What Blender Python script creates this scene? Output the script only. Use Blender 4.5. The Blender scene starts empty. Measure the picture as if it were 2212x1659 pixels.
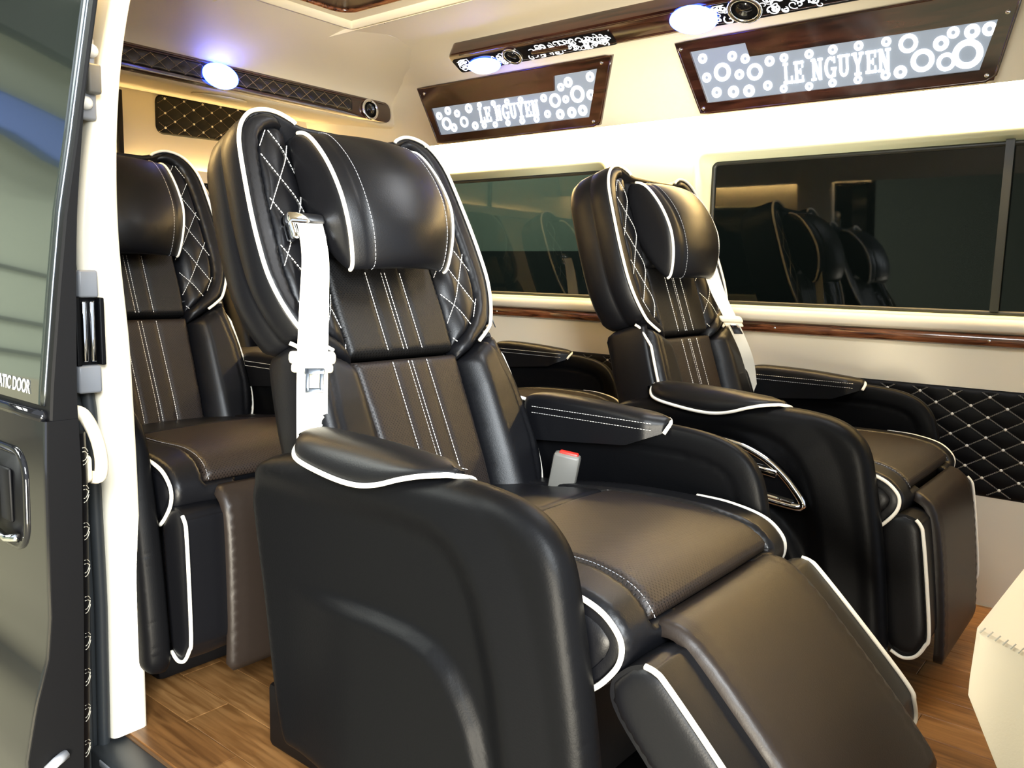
import bpy, bmesh, math, random
import numpy as np
from mathutils import Vector, Matrix
from mathutils.geometry import delaunay_2d_cdt

random.seed(7)
S = bpy.context.scene
COL = S.collection

# ------------------------------------------------------------------ camera
cam_d = bpy.data.cameras.new('camera')
cam = bpy.data.objects.new('camera', cam_d)
COL.objects.link(cam)
S.camera = cam
cam_d.sensor_width = 36.0
cam_d.lens = 28.886
cam_d.clip_start = 0.02
_R = np.array([[0.77518, 0.10096, -0.62365], [0.63131, -0.08692, 0.77066], [0.02383, -0.99111, -0.13092]])
cam.matrix_world = Matrix(((_R[0][0], -_R[0][1], -_R[0][2], 0), (_R[1][0], -_R[1][1], -_R[1][2], 0),
                           (_R[2][0], -_R[2][1], -_R[2][2], 0.85), (0, 0, 0, 1)))

# ------------------------------------------------------------------ world, lights, exposure
w = bpy.data.worlds.new('world')
S.world = w
w.use_nodes = True
w.node_tree.nodes['Background'].inputs[0].default_value = (0.72, 0.80, 0.92, 1)
w.node_tree.nodes['Background'].inputs[1].default_value = 1.0
S.view_settings.view_transform = 'Standard'
S.view_settings.look = 'None'
S.view_settings.gamma = 1
S.view_settings.use_curve_mapping = False
S.view_settings.exposure = 0.4
S.cycles.max_bounces = 10
S.cycles.use_denoising = True
S.cycles.sample_clamp_indirect = 6.0


def area(name, loc, target, size, power, color=(1, 1, 1), size_y=None):
    l = bpy.data.lights.new(name, 'AREA')
    l.energy = power
    l.color = color
    l.size = size
    if size_y:
        l.shape = 'RECTANGLE'
        l.size_y = size_y
    o = bpy.data.objects.new(name, l)
    COL.objects.link(o)
    o.location = loc
    d = Vector(target) - Vector(loc)
    o.rotation_euler = d.to_track_quat('-Z', 'Y').to_euler()
    return o


area('workshop_lamp', (1.0, -0.7, 1.75), (-1.4, 0.7, 0.9), 1.0, 190, (0.90, 0.96, 1.0))
area('ceiling_fill_light', (0.85, -1.5, 0.0), (-1.4, 1.4, 1.6), 1.0, 260, (1.0, 0.92, 0.76))  # added fill from below to brighten the ceiling, not a workshop fixture
area('workshop_ceiling_lamp', (-3.6, -1.8, 3.0), (-3.6, -1.8, 0), 2.5, 420, (0.95, 1.0, 0.93))
area('workshop_far_lamp', (-3.6, 3.6, 2.9), (-3.6, 4.4, 0.8), 1.2, 200, (0.9, 1.0, 0.95))
area('cabin_dome_lamp', (-0.55, 1.45, 1.585), (-0.55, 1.45, 0), 0.5, 8, (0.95, 0.97, 1.0), 0.3)


# ------------------------------------------------------------------ materials
def mat(name, col, rough=0.5, metal=0.0, spec=0.5, coat=0.0, emit=None, estr=0.0):
    m = bpy.data.materials.new(name)
    m.use_nodes = True
    b = m.node_tree.nodes['Principled BSDF']
    b.inputs['Base Color'].default_value = (*col, 1)
    b.inputs['Roughness'].default_value = rough
    b.inputs['Metallic'].default_value = metal
    b.inputs['Specular IOR Level'].default_value = spec
    b.inputs['Coat Weight'].default_value = coat
    b.inputs['Coat Roughness'].default_value = 0.08
    if emit:
        b.inputs['Emission Color'].default_value = (*emit, 1)
        b.inputs['Emission Strength'].default_value = estr
    return m


def N(m, t, **kw):
    n = m.node_tree.nodes.new(t)
    for k, v in kw.items():
        setattr(n, k, v)
    return n


def L(m, a, b):
    m.node_tree.links.new(a, b)


def bsdf(m):
    return m.node_tree.nodes['Principled BSDF']


def add_noise_bump(m, scale, strength, dist=0.002, detail=3.0, kind='noise'):
    tc = N(m, 'ShaderNodeTexCoord')
    if kind == 'noise':
        t = N(m, 'ShaderNodeTexNoise')
        t.inputs['Scale'].default_value = scale
        t.inputs['Detail'].default_value = detail
        out = t.outputs['Fac']
    else:
        t = N(m, 'ShaderNodeTexVoronoi')
        t.inputs['Scale'].default_value = scale
        out = t.outputs['Distance']
    bp = N(m, 'ShaderNodeBump')
    bp.inputs['Strength'].default_value = strength
    bp.inputs['Distance'].default_value = dist
    L(m, tc.outputs['Object'], t.inputs['Vector'])
    L(m, out, bp.inputs['Height'])
    L(m, bp.outputs['Normal'], bsdf(m).inputs['Normal'])
    return bp


def leather(name, col, rough, spec=0.5, grain=0.25):
    m = mat(name, col, rough, spec=spec)
    add_noise_bump(m, 420, grain, 0.0006, 2.0)
    return m


def perforated(name, col, rough):
    m = mat(name, col, rough, spec=0.26)
    uv = N(m, 'ShaderNodeTexCoord')
    mp = N(m, 'ShaderNodeMapping')
    mp.inputs['Rotation'].default_value = (0, 0, math.radians(45))
    mp.inputs['Scale'].default_value = (210, 210, 210)
    fr = N(m, 'ShaderNodeVectorMath', operation='FRACTION')
    sb = N(m, 'ShaderNodeVectorMath', operation='SUBTRACT')
    sb.inputs[1].default_value = (0.5, 0.5, 0)
    ln = N(m, 'ShaderNodeVectorMath', operation='LENGTH')
    rp = N(m, 'ShaderNodeMapRange')
    rp.inputs['From Min'].default_value = 0.2
    rp.inputs['From Max'].default_value = 0.3
    L(m, uv.outputs['UV'], mp.inputs['Vector'])
    L(m, mp.outputs['Vector'], fr.inputs[0])
    L(m, fr.outputs[0], sb.inputs[0])
    L(m, sb.outputs[0], ln.inputs[0])
    L(m, ln.outputs['Value'], rp.inputs['Value'])
    mx = N(m, 'ShaderNodeMix', data_type='RGBA')
    mx.inputs[6].default_value = (*[c * 0.25 for c in col], 1)
    mx.inputs[7].default_value = (*col, 1)
    L(m, rp.outputs[0], mx.inputs[0])
    L(m, mx.outputs[2], bsdf(m).inputs['Base Color'])
    bp = N(m, 'ShaderNodeBump')
    bp.inputs['Strength'].default_value = 0.35
    bp.inputs['Distance'].default_value = 0.0006
    L(m, rp.outputs[0], bp.inputs['Height'])
    L(m, bp.outputs['Normal'], bsdf(m).inputs['Normal'])
    return m


def wood(name, dark, light, rough, scale, coat=0.0, axis=0, coord='Object'):
    m = mat(name, light, rough, coat=coat)
    tc = N(m, 'ShaderNodeTexCoord')
    mp = N(m, 'ShaderNodeMapping')
    sc = [scale, scale, scale]
    sc[axis] = scale * 0.09
    mp.inputs['Scale'].default_value = sc
    nz = N(m, 'ShaderNodeTexNoise')
    nz.inputs['Scale'].default_value = 1.0
    nz.inputs['Detail'].default_value = 6
    nz.inputs['Distortion'].default_value = 0.8
    cr = N(m, 'ShaderNodeValToRGB')
    cr.color_ramp.elements[0].position = 0.36
    cr.color_ramp.elements[0].color = (*dark, 1)
    cr.color_ramp.elements[1].position = 0.66
    cr.color_ramp.elements[1].color = (*light, 1)
    L(m, tc.outputs[coord], mp.inputs['Vector'])
    L(m, mp.outputs['Vector'], nz.inputs['Vector'])
    L(m, nz.outputs['Fac'], cr.inputs['Fac'])
    L(m, cr.outputs['Color'], bsdf(m).inputs['Base Color'])
    return m


M = {}
M['leather'] = leather('black_leather', (0.0030, 0.0031, 0.0040), 0.40, 0.23)
M['leather_side'] = leather('black_leather_side', (0.0022, 0.0023, 0.0028), 0.44, 0.085)
M['brown'] = leather('espresso_leather', (0.0125, 0.009, 0.0072), 0.42, 0.25)
M['perf'] = perforated('perforated_espresso_leather', (0.014, 0.010, 0.0082), 0.45)
M['perf_black'] = perforated('perforated_black_leather', (0.0055, 0.0052, 0.0052), 0.45)
M['pipe'] = mat('cream_piping', (0.80, 0.76, 0.66), 0.5)
M['thread'] = mat('pale_thread', (0.75, 0.74, 0.70), 0.6)
M['thread_tan'] = mat('tan_thread', (0.30, 0.22, 0.13), 0.6)
M['thread_dim'] = mat('dim_thread', (0.36, 0.34, 0.28), 0.6)
M['web'] = mat('cream_webbing', (0.86, 0.80, 0.66), 0.7)
M['cream_plastic'] = mat('cream_plastic', (0.80, 0.72, 0.55), 0.4)
M['grey_plastic'] = mat('grey_plastic', (0.13, 0.125, 0.11), 0.45)
M['red'] = mat('red_button', (0.75, 0.03, 0.02), 0.35)
M['chrome'] = mat('chrome', (0.85, 0.86, 0.88), 0.08, metal=1.0)
M['gloss_black'] = mat('piano_black', (0.006, 0.006, 0.007), 0.06)
M['matte_black'] = mat('matte_black', (0.0025, 0.0025, 0.003), 0.5, spec=0.15)
M['rubber'] = mat('black_rubber', (0.030, 0.034, 0.037), 0.42)
M['liner'] = mat('cream_liner', (0.80, 0.725, 0.56), 0.62)
add_noise_bump(M['liner'], 300, 0.12, 0.001)
M['ceiling'] = mat('tan_ceiling_liner', (0.76, 0.68, 0.53), 0.65)
M['cream'] = mat('cream_trim', (0.78, 0.72, 0.58), 0.42)
M['cream_leather'] = mat('cream_leather', (0.64, 0.56, 0.43), 0.5)
add_noise_bump(M['cream_leather'], 350, 0.2, 0.0008)
M['quilt'] = leather('black_quilted_leather', (0.0025, 0.0025, 0.003), 0.5, 0.18)
M['quilt_gloss'] = leather('glossy_black_quilting', (0.004, 0.004, 0.006), 0.32, 0.6)
M['wood'] = wood('dark_glossy_wood', (0.012, 0.0032, 0.0022), (0.058, 0.018, 0.010), 0.2, 60, coat=1.0)
M['burl'] = wood('burl_rail_wood', (0.030, 0.007, 0.003), (0.24, 0.085, 0.035), 0.18, 90, coat=1.0)
M['wood_y'] = wood('dark_glossy_wood_across', (0.016, 0.004, 0.003), (0.055, 0.016, 0.009), 0.2, 60, coat=1.0, axis=1)
M['plank'] = wood('oak_plank', (0.125, 0.054, 0.015), (0.245, 0.12, 0.04), 0.36, 70, coord='Object')
M['plank_dark'] = wood('oak_plank_dark', (0.09, 0.038, 0.011), (0.19, 0.087, 0.027), 0.36, 70)
M['plank_light'] = wood('oak_plank_light', (0.15, 0.066, 0.019), (0.28, 0.142, 0.049), 0.36, 70)
M['joint'] = mat('plank_joint', (0.10, 0.05, 0.018), 0.6)
M['sealed'] = mat('window_seal', (0.02, 0.022, 0.02), 0.4)
M['frame_green'] = mat('pale_window_reveal', (0.72, 0.74, 0.52), 0.45)
M['paint'] = mat('black_car_paint', (0.006, 0.006, 0.007), 0.06, coat=1.0)
M['door_glass'] = mat('privacy_glass', (0.012, 0.016, 0.014), 0.03, spec=1.0, coat=1.0)
M['door_glass'].node_tree.nodes['Principled BSDF'].inputs['Coat IOR'].default_value = 2.0
M['text'] = mat('white_lettering', (0.9, 0.9, 0.9), 0.5)
M['led'] = mat('warm_led', (1, 1, 1), 0.5, emit=(1.0, 0.70, 0.30), estr=56)
M['led_dim'] = mat('warm_led_dim', (1, 1, 1), 0.5, emit=(1.0, 0.68, 0.28), estr=40)
M['lamp'] = mat('lamp_lens', (1, 1, 1), 0.4, emit=(0.93, 0.97, 1.0), estr=2.6)
M['lamp_rim'] = mat('blue_lamp_rim', (0.3, 0.4, 1), 0.3, emit=(0.02, 0.06, 1.0), estr=34)
M['sign_base'] = mat('backlit_acrylic', (0.10, 0.11, 0.13), 0.3, emit=(0.40, 0.47, 0.55), estr=0.50)
M['sign_glow'] = mat('backlit_etching', (1, 1, 1), 0.4, emit=(0.93, 0.97, 1.0), estr=3.0)
M['scroll'] = mat('lit_scroll_pattern', (1, 1, 1), 0.4, emit=(0.85, 0.92, 1.0), estr=1.0)
M['white_plastic'] = mat('white_plug', (0.85, 0.84, 0.8), 0.4)
M['mid_grey'] = mat('grey_bracket', (0.25, 0.26, 0.28), 0.35)
M['satin_steel'] = mat('satin_steel', (0.14, 0.155, 0.17), 0.3, metal=1.0)
M['mirror_dark'] = mat('dark_ceiling_mirror', (0.05, 0.04, 0.032), 0.3, metal=0.2)
M['ws_wall'] = mat('workshop_wall', (0.30, 0.33, 0.26), 0.8)
M['ws_low'] = mat('workshop_lower_wall', (0.33, 0.30, 0.22), 0.8)
M['ws_dark'] = mat('workshop_dark', (0.025, 0.028, 0.026), 0.8)
M['ws_floor'] = mat('workshop_floor', (0.27, 0.24, 0.155), 0.6)
M['ws_blue'] = mat('blue_steel', (0.03, 0.08, 0.30), 0.5)
M['ws_yellow'] = mat('yellow_paint', (0.55, 0.33, 0.03), 0.5)
M['ws_red'] = mat('red_paint', (0.45, 0.03, 0.02), 0.4)
M['skylight'] = mat('roof_light', (1, 1, 1), 0.5, emit=(0.95, 1.0, 0.92), estr=1.6)
M['dark_outside'] = mat('unlit_shed', (0.012, 0.014, 0.013), 0.8)


def tinted(name, dens, gloss=0.03):
    m = bpy.data.materials.new(name)
    m.use_nodes = True
    nt = m.node_tree
    nt.nodes.clear()
    out = nt.nodes.new('ShaderNodeOutputMaterial')
    tr = nt.nodes.new('ShaderNodeBsdfTransparent')
    tr.inputs['Color'].default_value = (*dens, 1)
    gl = nt.nodes.new('ShaderNodeBsdfGlossy')
    gl.inputs['Roughness'].default_value = gloss
    gl.inputs['Color'].default_value = (1, 1, 1, 1)
    fr = nt.nodes.new('ShaderNodeFresnel')
    fr.inputs['IOR'].default_value = 1.38
    mx = nt.nodes.new('ShaderNodeMixShader')
    nt.links.new(fr.outputs[0], mx.inputs[0])
    nt.links.new(tr.outputs[0], mx.inputs[1])
    nt.links.new(gl.outputs[0], mx.inputs[2])
    nt.links.new(mx.outputs[0], out.inputs[0])
    return m


M['pane'] = tinted('tinted_pane', (0.22, 0.25, 0.235))


# ------------------------------------------------------------------ helpers
def mesh(name, verts, faces, m, smooth=True, uvs=None, recalc=False, angle=None):
    me = bpy.data.meshes.new(name)
    me.from_pydata([tuple(map(float, v)) for v in verts], [], [list(map(int, f)) for f in faces])
    if uvs is not None:
        lay = me.uv_layers.new(name='UVMap')
        vi = np.empty(len(me.loops), dtype=np.int32)
        me.loops.foreach_get('vertex_index', vi)
        lay.data.foreach_set('uv', np.asarray(uvs, dtype=np.float32)[vi].ravel())
    if recalc:
        bm = bmesh.new()
        bm.from_mesh(me)
        bmesh.ops.recalc_face_normals(bm, faces=bm.faces)
        bm.to_mesh(me)
        bm.free()
    if smooth:
        me.polygons.foreach_set('use_smooth', np.ones(len(me.polygons), dtype=bool))
        if angle is not None:
            me.set_sharp_from_angle(angle=math.radians(angle))
    me.materials.append(m)
    return me


def link(name, me, parent=None, kind=None, label=None, loc=(0, 0, 0)):
    o = bpy.data.objects.new(name, me)
    COL.objects.link(o)
    o.location = loc
    if parent is not None:
        o.parent = parent
    if kind:
        o['kind'] = kind
    if label:
        o['label'] = label
    return o


def obj(name, geo, m, parent=None, kind=None, label=None, smooth=True, recalc=True, angle=None, loc=(0, 0, 0)):
    v, f = geo[0], geo[1]
    uv = geo[2] if len(geo) > 2 else None
    return link(name, mesh(name, v, f, m, smooth, uv, recalc, angle), parent, kind, label, loc)


def empty(name, loc, label, cat, group=None, rz=0):
    o = bpy.data.objects.new(name, None)
    o.empty_display_size = 0.1
    COL.objects.link(o)
    o.location = loc
    o.rotation_euler = (0, 0, rz)
    o['label'] = label
    o['category'] = cat
    if group:
        o['group'] = group
    return o


def tag(o, label, cat, group=None):
    o['label'] = label
    o['category'] = cat
    if group:
        o['group'] = group
    return o


def join(*gs):
    V, F, n = [], [], 0
    for g in gs:
        v, f = g[0], g[1]
        V += [tuple(p) for p in v]
        F += [[i + n for i in q] for q in f]
        n += len(v)
    return V, F


def box(x0, x1, y0, y1, z0, z1, bev=0.0, seg=2):
    bm = bmesh.new()
    vs = [bm.verts.new((x, y, z)) for x in (x0, x1) for y in (y0, y1) for z in (z0, z1)]
    for q in ((0, 1, 3, 2), (4, 6, 7, 5), (0, 4, 5, 1), (2, 3, 7, 6), (0, 2, 6, 4), (1, 5, 7, 3)):
        bm.faces.new([vs[i] for i in q])
    if bev:
        bmesh.ops.bevel(bm, geom=list(bm.edges), offset=bev, segments=seg, profile=0.5, affect='EDGES')
    bm.verts.ensure_lookup_table()
    bm.verts.index_update()
    V = [tuple(v.co) for v in bm.verts]
    F = [[v.index for v in f.verts] for f in bm.faces]
    bm.free()
    return V, F


def catmull(pts, n=8, closed=False):
    P = [np.array(p, float) for p in pts]
    k = len(P)
    out = []
    rng = range(k if closed else k - 1)
    for i in rng:
        if closed:
            a, b, c, d = P[(i - 1) % k], P[i], P[(i + 1) % k], P[(i + 2) % k]
        else:
            a, b, c = P[max(i - 1, 0)], P[i], P[i + 1]
            d = P[min(i + 2, k - 1)]
        for j in range(n):
            t = j / n
            out.append(0.5 * ((2 * b) + (c - a) * t + (2 * a - 5 * b + 4 * c - d) * t * t + (3 * b - a - 3 * c + d) * t ** 3))
    if not closed:
        out.append(P[-1])
    return np.array(out)


def resample(pts, step, closed=False):
    P = np.array(pts, float)
    if closed:
        P = np.vstack([P, P[:1]])
    d = np.linalg.norm(np.diff(P, axis=0), axis=1)
    keep = np.concatenate([[True], d > 1e-9])
    P = P[keep]
    d = np.linalg.norm(np.diff(P, axis=0), axis=1)
    s = np.concatenate([[0], np.cumsum(d)])
    n = max(int(round(s[-1] / step)), 3 if closed else 1)
    t = np.linspace(0, s[-1], n + 1)
    if closed:
        t = t[:-1]
    return np.stack([np.interp(t, s, P[:, k]) for k in range(P.shape[1])], axis=1)


def tube(path, r, seg=8, closed=False, cap=True, flat=1.0):
    P = np.array(path, float)
    n = len(P)
    T = np.zeros_like(P)
    if closed:
        T = np.roll(P, -1, 0) - np.roll(P, 1, 0)
    else:
        T[1:-1] = P[2:] - P[:-2]
        T[0] = P[1] - P[0]
        T[-1] = P[-1] - P[-2]
    T /= np.linalg.norm(T, axis=1)[:, None] + 1e-12
    ref = np.array([0, 0, 1.0])
    if abs(T[0] @ ref) > 0.9:
        ref = np.array([0, 1.0, 0])
    u = np.cross(T[0], ref)
    u /= np.linalg.norm(u)
    V, F = [], []
    for i in range(n):
        u = u - T[i] * (u @ T[i])
        u /= np.linalg.norm(u) + 1e-12
        v = np.cross(T[i], u)
        for k in range(seg):
            a = 2 * math.pi * k / seg
            V.append(P[i] + r * (math.cos(a) * u + flat * math.sin(a) * v))
    m = n if closed else n - 1
    for i in range(m):
        j = (i + 1) % n
        for k in range(seg):
            l = (k + 1) % seg
            F.append([i * seg + k, i * seg + l, j * seg + l, j * seg + k])
    if cap and not closed:
        F.append(list(range(seg))[::-1])
        F.append([(n - 1) * seg + k for k in range(seg)])
    return V, F


def dashes(path, ln=0.0045, gap=0.0022, r=0.0007):
    P = np.array(path, float)
    if len(P) < 2:
        return [], []
    d = np.linalg.norm(np.diff(P, axis=0), axis=1)
    s = np.concatenate([[0], np.cumsum(d)])
    V, F = [], []
    t = 0.0
    while t + ln <= s[-1]:
        a = np.array([np.interp(t, s, P[:, k]) for k in range(3)])
        b = np.array([np.interp(t + ln, s, P[:, k]) for k in range(3)])
        tn = (b - a) / (np.linalg.norm(b - a) + 1e-12)
        ref = np.array([0, 0, 1.0]) if abs(tn[2]) < 0.8 else np.array([1.0, 0, 0])
        u = np.cross(tn, ref)
        u /= np.linalg.norm(u)
        v = np.cross(tn, u)
        n0 = len(V)
        for c in (a, b):
            for (p, q) in ((1, 0), (0, 1), (-1, 0), (0, -1)):
                V.append(c + r * (p * u + q * v))
        F += [[n0, n0 + 1, n0 + 5, n0 + 4], [n0 + 1, n0 + 2, n0 + 6, n0 + 5], [n0 + 2, n0 + 3, n0 + 7, n0 + 6],
              [n0 + 3, n0, n0 + 4, n0 + 7], [n0 + 3, n0 + 2, n0 + 1, n0], [n0 + 4, n0 + 5, n0 + 6, n0 + 7]]
        t += ln + gap
    return V, F


def loft(rings, cap=True, closed_ring=True):
    n = len(rings[0])
    V = [p for r in rings for p in r]
    F = []
    m = n if closed_ring else n - 1
    for i in range(len(rings) - 1):
        for k in range(m):
            l = (k + 1) % n
            F.append([i * n + k, i * n + l, (i + 1) * n + l, (i + 1) * n + k])
    if cap:
        F.append(list(range(n))[::-1])
        F.append([(len(rings) - 1) * n + k for k in range(n)])
    return V, F


def inside(poly, pts):
    poly = np.asarray(poly)
    x, y = pts[:, 0], pts[:, 1]
    c = np.zeros(len(pts), bool)
    j = len(poly) - 1
    for i in range(len(poly)):
        xi, yi = poly[i]
        xj, yj = poly[j]
        hit = ((yi > y) != (yj > y)) & (x < (xj - xi) * (y - yi) / (yj - yi + 1e-15) + xi)
        c ^= hit
        j = i
    return c


def edge_dist(poly, pts, closed=True):
    A = np.asarray(poly, float)
    B = np.roll(A, -1, 0)
    if not closed:
        A, B = A[:-1], B[:-1]
    d = np.full(len(pts), 1e9)
    for a, b in zip(A, B):
        ab = b - a
        t = np.clip(((pts - a) @ ab) / (ab @ ab + 1e-15), 0, 1)
        d = np.minimum(d, np.linalg.norm(pts - (a + t[:, None] * ab), axis=1))
    return d


def cdt(poly, res, rims=()):
    P = resample(poly, res, True)
    nb = len(P)
    lo, hi = P.min(0), P.max(0)
    gx = np.arange(lo[0], hi[0] + res, res)
    gy = np.arange(lo[1], hi[1] + res, res * 0.866)
    G = np.array([(x + (0.5 * res if k % 2 else 0), y) for k, y in enumerate(gy) for x in gx])
    G = G[inside(P, G)]
    G = G[edge_dist(P, G) > res * 0.55]
    for k in rims:
        Q = offset_poly(ccw(P), -k)
        Q = Q[inside(P, Q)]
        Q = Q[edge_dist(P, Q) > k * 0.9]
        G = G[np.array([np.min(np.hypot(*(Q - g).T)) > 0.35 * res for g in G])] if len(Q) else G
        G = np.vstack([G, Q])
    allp = np.vstack([P, G])
    r = delaunay_2d_cdt([Vector(p) for p in allp], [], [list(range(nb))], 1, 1e-7)
    pts = np.array([(v.x, v.y) for v in r[0]])
    om = {}
    for i, src in enumerate(r[3]):
        for k in src:
            om[k] = i
    return pts, [list(f) for f in r[2]], [om[k] for k in range(nb) if k in om]


def puffed(poly, fmap, puff=0.008, er=0.015, res=0.008, skirt=0.012, hmod=None, lift=0.0):
    """Upholstered panel: fmap(u, v, h) places it; the middle swells by puff, rolling off over er at its edge."""
    pts, tris, loop = cdt(poly, res)
    d = edge_dist(pts[loop], pts)
    k = 1 - np.minimum(d / er, 1)
    h = lift + puff * np.sqrt(np.maximum(1 - k * k, 0))
    if hmod is not None:
        h = h + hmod(pts[:, 0], pts[:, 1], d)
    V = fmap(pts[:, 0], pts[:, 1], h)
    n = len(V)
    # skirt round the rim
    lp = pts[loop]
    B = fmap(lp[:, 0], lp[:, 1], np.full(len(loop), lift - skirt))
    F = [f for f in tris]
    m = len(loop)
    for i in range(m):
        j = (i + 1) % m
        F.append([loop[j], loop[i], n + i, n + j])
    UV = np.vstack([pts, lp])
    V = np.vstack([V, B])
    # orient outward
    c = pts.mean(0)
    up = (fmap(np.array([c[0]]), np.array([c[1]]), np.array([0.01])) - fmap(np.array([c[0]]), np.array([c[1]]), np.array([0.0])))[0]
    nn = np.zeros(3)
    for f in tris[:200]:
        nn += np.cross(V[f[1]] - V[f[0]], V[f[2]] - V[f[0]])
    if nn @ up < 0:
        F = [f[::-1] for f in F]
    return V, F, UV


def mirror_y(g):
    V = [(v[0], -v[1], v[2]) for v in g[0]]
    F = [f[::-1] for f in g[1]]
    return (V, F) + tuple(g[2:])


def offset_poly(P, d):
    """Move a closed counter-clockwise polygon outward by d."""
    P = np.asarray(P, float)
    T = np.roll(P, -1, 0) - np.roll(P, 1, 0)
    T /= np.linalg.norm(T, axis=1)[:, None] + 1e-12
    nrm = np.stack([T[:, 1], -T[:, 0]], 1)
    return P + nrm * d


def ccw(P):
    P = np.asarray(P, float)
    a = np.sum(P[:, 0] * np.roll(P[:, 1], -1) - np.roll(P[:, 0], -1) * P[:, 1])
    return P if a > 0 else P[::-1]


def rrect(x0, x1, y0, y1, r, n=5):
    out = []
    for cx, cy, a0 in ((x1 - r, y0 + r, -90), (x1 - r, y1 - r, 0), (x0 + r, y1 - r, 90), (x0 + r, y0 + r, 180)):
        for i in range(n + 1):
            a = math.radians(a0 + 90 * i / n)
            out.append((cx + r * math.cos(a), cy + r * math.sin(a)))
    return np.array(out)


def prism(poly, fmap, h0, h1, bev=0.0):
    """Plate with rounded front edge: poly extruded along h from h0 to h1 (h1 is the front)."""
    P = ccw(poly)
    rings = []
    hs = [(h0, 0.0)]
    if bev:
        hs += [(h1 - bev, 0.0), (h1 - bev * 0.3, -bev * 0.3), (h1, -bev)]
    else:
        hs += [(h1, 0.0)]
    for h, ins in hs:
        Q = offset_poly(P, ins)
        rings.append(fmap(Q[:, 0], Q[:, 1], np.full(len(Q), h)))
    return loft(rings)


def plate_with_holes(name, outer, holes, fmap, h0, h1, m, parent=None, kind=None, smooth=False):
    """Plate with openings, filled by constrained triangulation."""
    loops = [np.asarray(outer, float)] + [np.asarray(h, float) for h in holes]
    pts = np.vstack(loops)
    edges, k = [], 0
    for lp in loops:
        n = len(lp)
        edges += [(k + i, k + (i + 1) % n) for i in range(n)]
        k += n
    r = delaunay_2d_cdt([Vector(p) for p in pts], edges, [], 0, 1e-7)
    P = np.array([(v.x, v.y) for v in r[0]])
    tris = []
    for f in r[2]:
        c = P[list(f)].mean(0)[None, :]
        if inside(loops[0], c)[0] and not any(inside(h, c)[0] for h in loops[1:]):
            tris.append(list(f))
    n = len(P)
    V = np.vstack([fmap(P[:, 0], P[:, 1], np.full(n, h0)), fmap(P[:, 0], P[:, 1], np.full(n, h1))])
    F = [t[::-1] for t in tris] + [[i + n for i in t] for t in tris]
    om = {}
    for i, src in enumerate(r[3]):
        for k in src:
            om[k] = i
    k0_ = 0
    for lp in loops:
        idx = [om[k0_ + i] for i in range(len(lp))]
        k0_ += len(lp)
        for i in range(len(idx)):
            a, b = idx[i], idx[(i + 1) % len(idx)]
            F.append([a, b, b + n, a + n])
    return obj(name, (V, F), m, parent, kind, smooth=smooth)


def text_mesh(body, size, fmap, thick=0.0, width=1.0, bold=0.0):
    """Lettering as geometry: (u, v, h) through fmap, u running along the words from 0."""
    c = bpy.data.curves.new('lettering', 'FONT')
    c.body = body
    c.size = size
    c.align_x = 'CENTER'
    c.align_y = 'CENTER'
    c.offset = bold
    o = bpy.data.objects.new('lettering_source', c)
    COL.objects.link(o)
    dg = bpy.context.evaluated_depsgraph_get()
    me = bpy.data.meshes.new_from_object(o.evaluated_get(dg))
    V = np.array([v.co[:] for v in me.vertices])
    F = [list(p.vertices) for p in me.polygons]
    bpy.data.objects.remove(o)
    bpy.data.curves.remove(c)
    bpy.data.meshes.remove(me)
    return fmap(V[:, 0] * width, V[:, 1], np.full(len(V), thick)), F


def disc(c, r, fmap, h0, h1, n=24, inner=0.0):
    a = np.linspace(0, 2 * math.pi, n, endpoint=False)
    co, si = np.cos(a), np.sin(a)
    if inner <= 0:
        ring = lambda rr, h: fmap(c[0] + rr * co, c[1] + rr * si, np.full(n, h))
        return loft([ring(r, h0), ring(r, h1)])
    ring = lambda rr, h: fmap(c[0] + rr * co, c[1] + rr * si, np.full(n, h))
    V, F = loft([ring(inner, h0), ring(r, h0), ring(r, h1), ring(inner, h1), ring(inner, h0)], cap=False)
    return V, F


# ------------------------------------------------------------------ workshop around the van
ws = link('workshop_end_wall', mesh('workshop_end_wall', *box(-7.1, -7.0, -6, 0.9, 0.4, 3.3), M['ws_wall'], False), kind='structure')
lowp = obj('lower_wall_band', box(-7.0, -6.97, -6, 0.9, -0.45, 0.4), M['ws_low'], ws, smooth=False)
for zz in (0.62, 0.86, 1.3):
    obj('wall_rib', box(-7.0, -6.96, -6, 0.9, zz, zz + 0.03), M['ws_dark'], ws, smooth=False)
link('workshop_side_wall', mesh('workshop_side_wall', *box(-7, 2.5, -5.1, -5.0, -0.45, 3.3), M['ws_wall'], False), kind='structure')
link('workshop_floor', mesh('workshop_floor', *box(-7, 3.5, -5, 6, -0.55, -0.45), M['ws_floor'], False), kind='structure')
rf = link('workshop_roof', mesh('workshop_roof', *box(-7, -1.6, -5, 0.6, 3.3, 3.4), M['ws_dark'], False), kind='structure')
for yy in (-3.6, -2.2, -0.9):
    obj('roof_light', box(-6.4, -4.2, yy, yy + 0.3, 3.28, 3.3), M['skylight'], rf, smooth=False)
for xx in (-6.2, -4.6, -3.2):
    obj('roof_beam', box(xx, xx + 0.18, -5, 0.6, 2.85, 3.28), M['ws_dark'], rf, smooth=False)
bb = tag(obj('crane_beam', box(-6.6, -6.4, -5, 0.6, 2.3, 2.55, 0.02), M['ws_blue'], smooth=False), 'blue steel crane beam under the workshop roof, mirrored in the door glass', 'beam')
fw = link('workshop_far_wall', mesh('workshop_far_wall', *box(-7, -2.45, 4.6, 4.7, -0.45, 3.3), M['ws_wall'], False), kind='structure')
obj('lower_wall_band', box(-7, -2.45, 4.56, 4.6, -0.45, 1.02), M['ws_dark'], fw, smooth=False)
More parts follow.
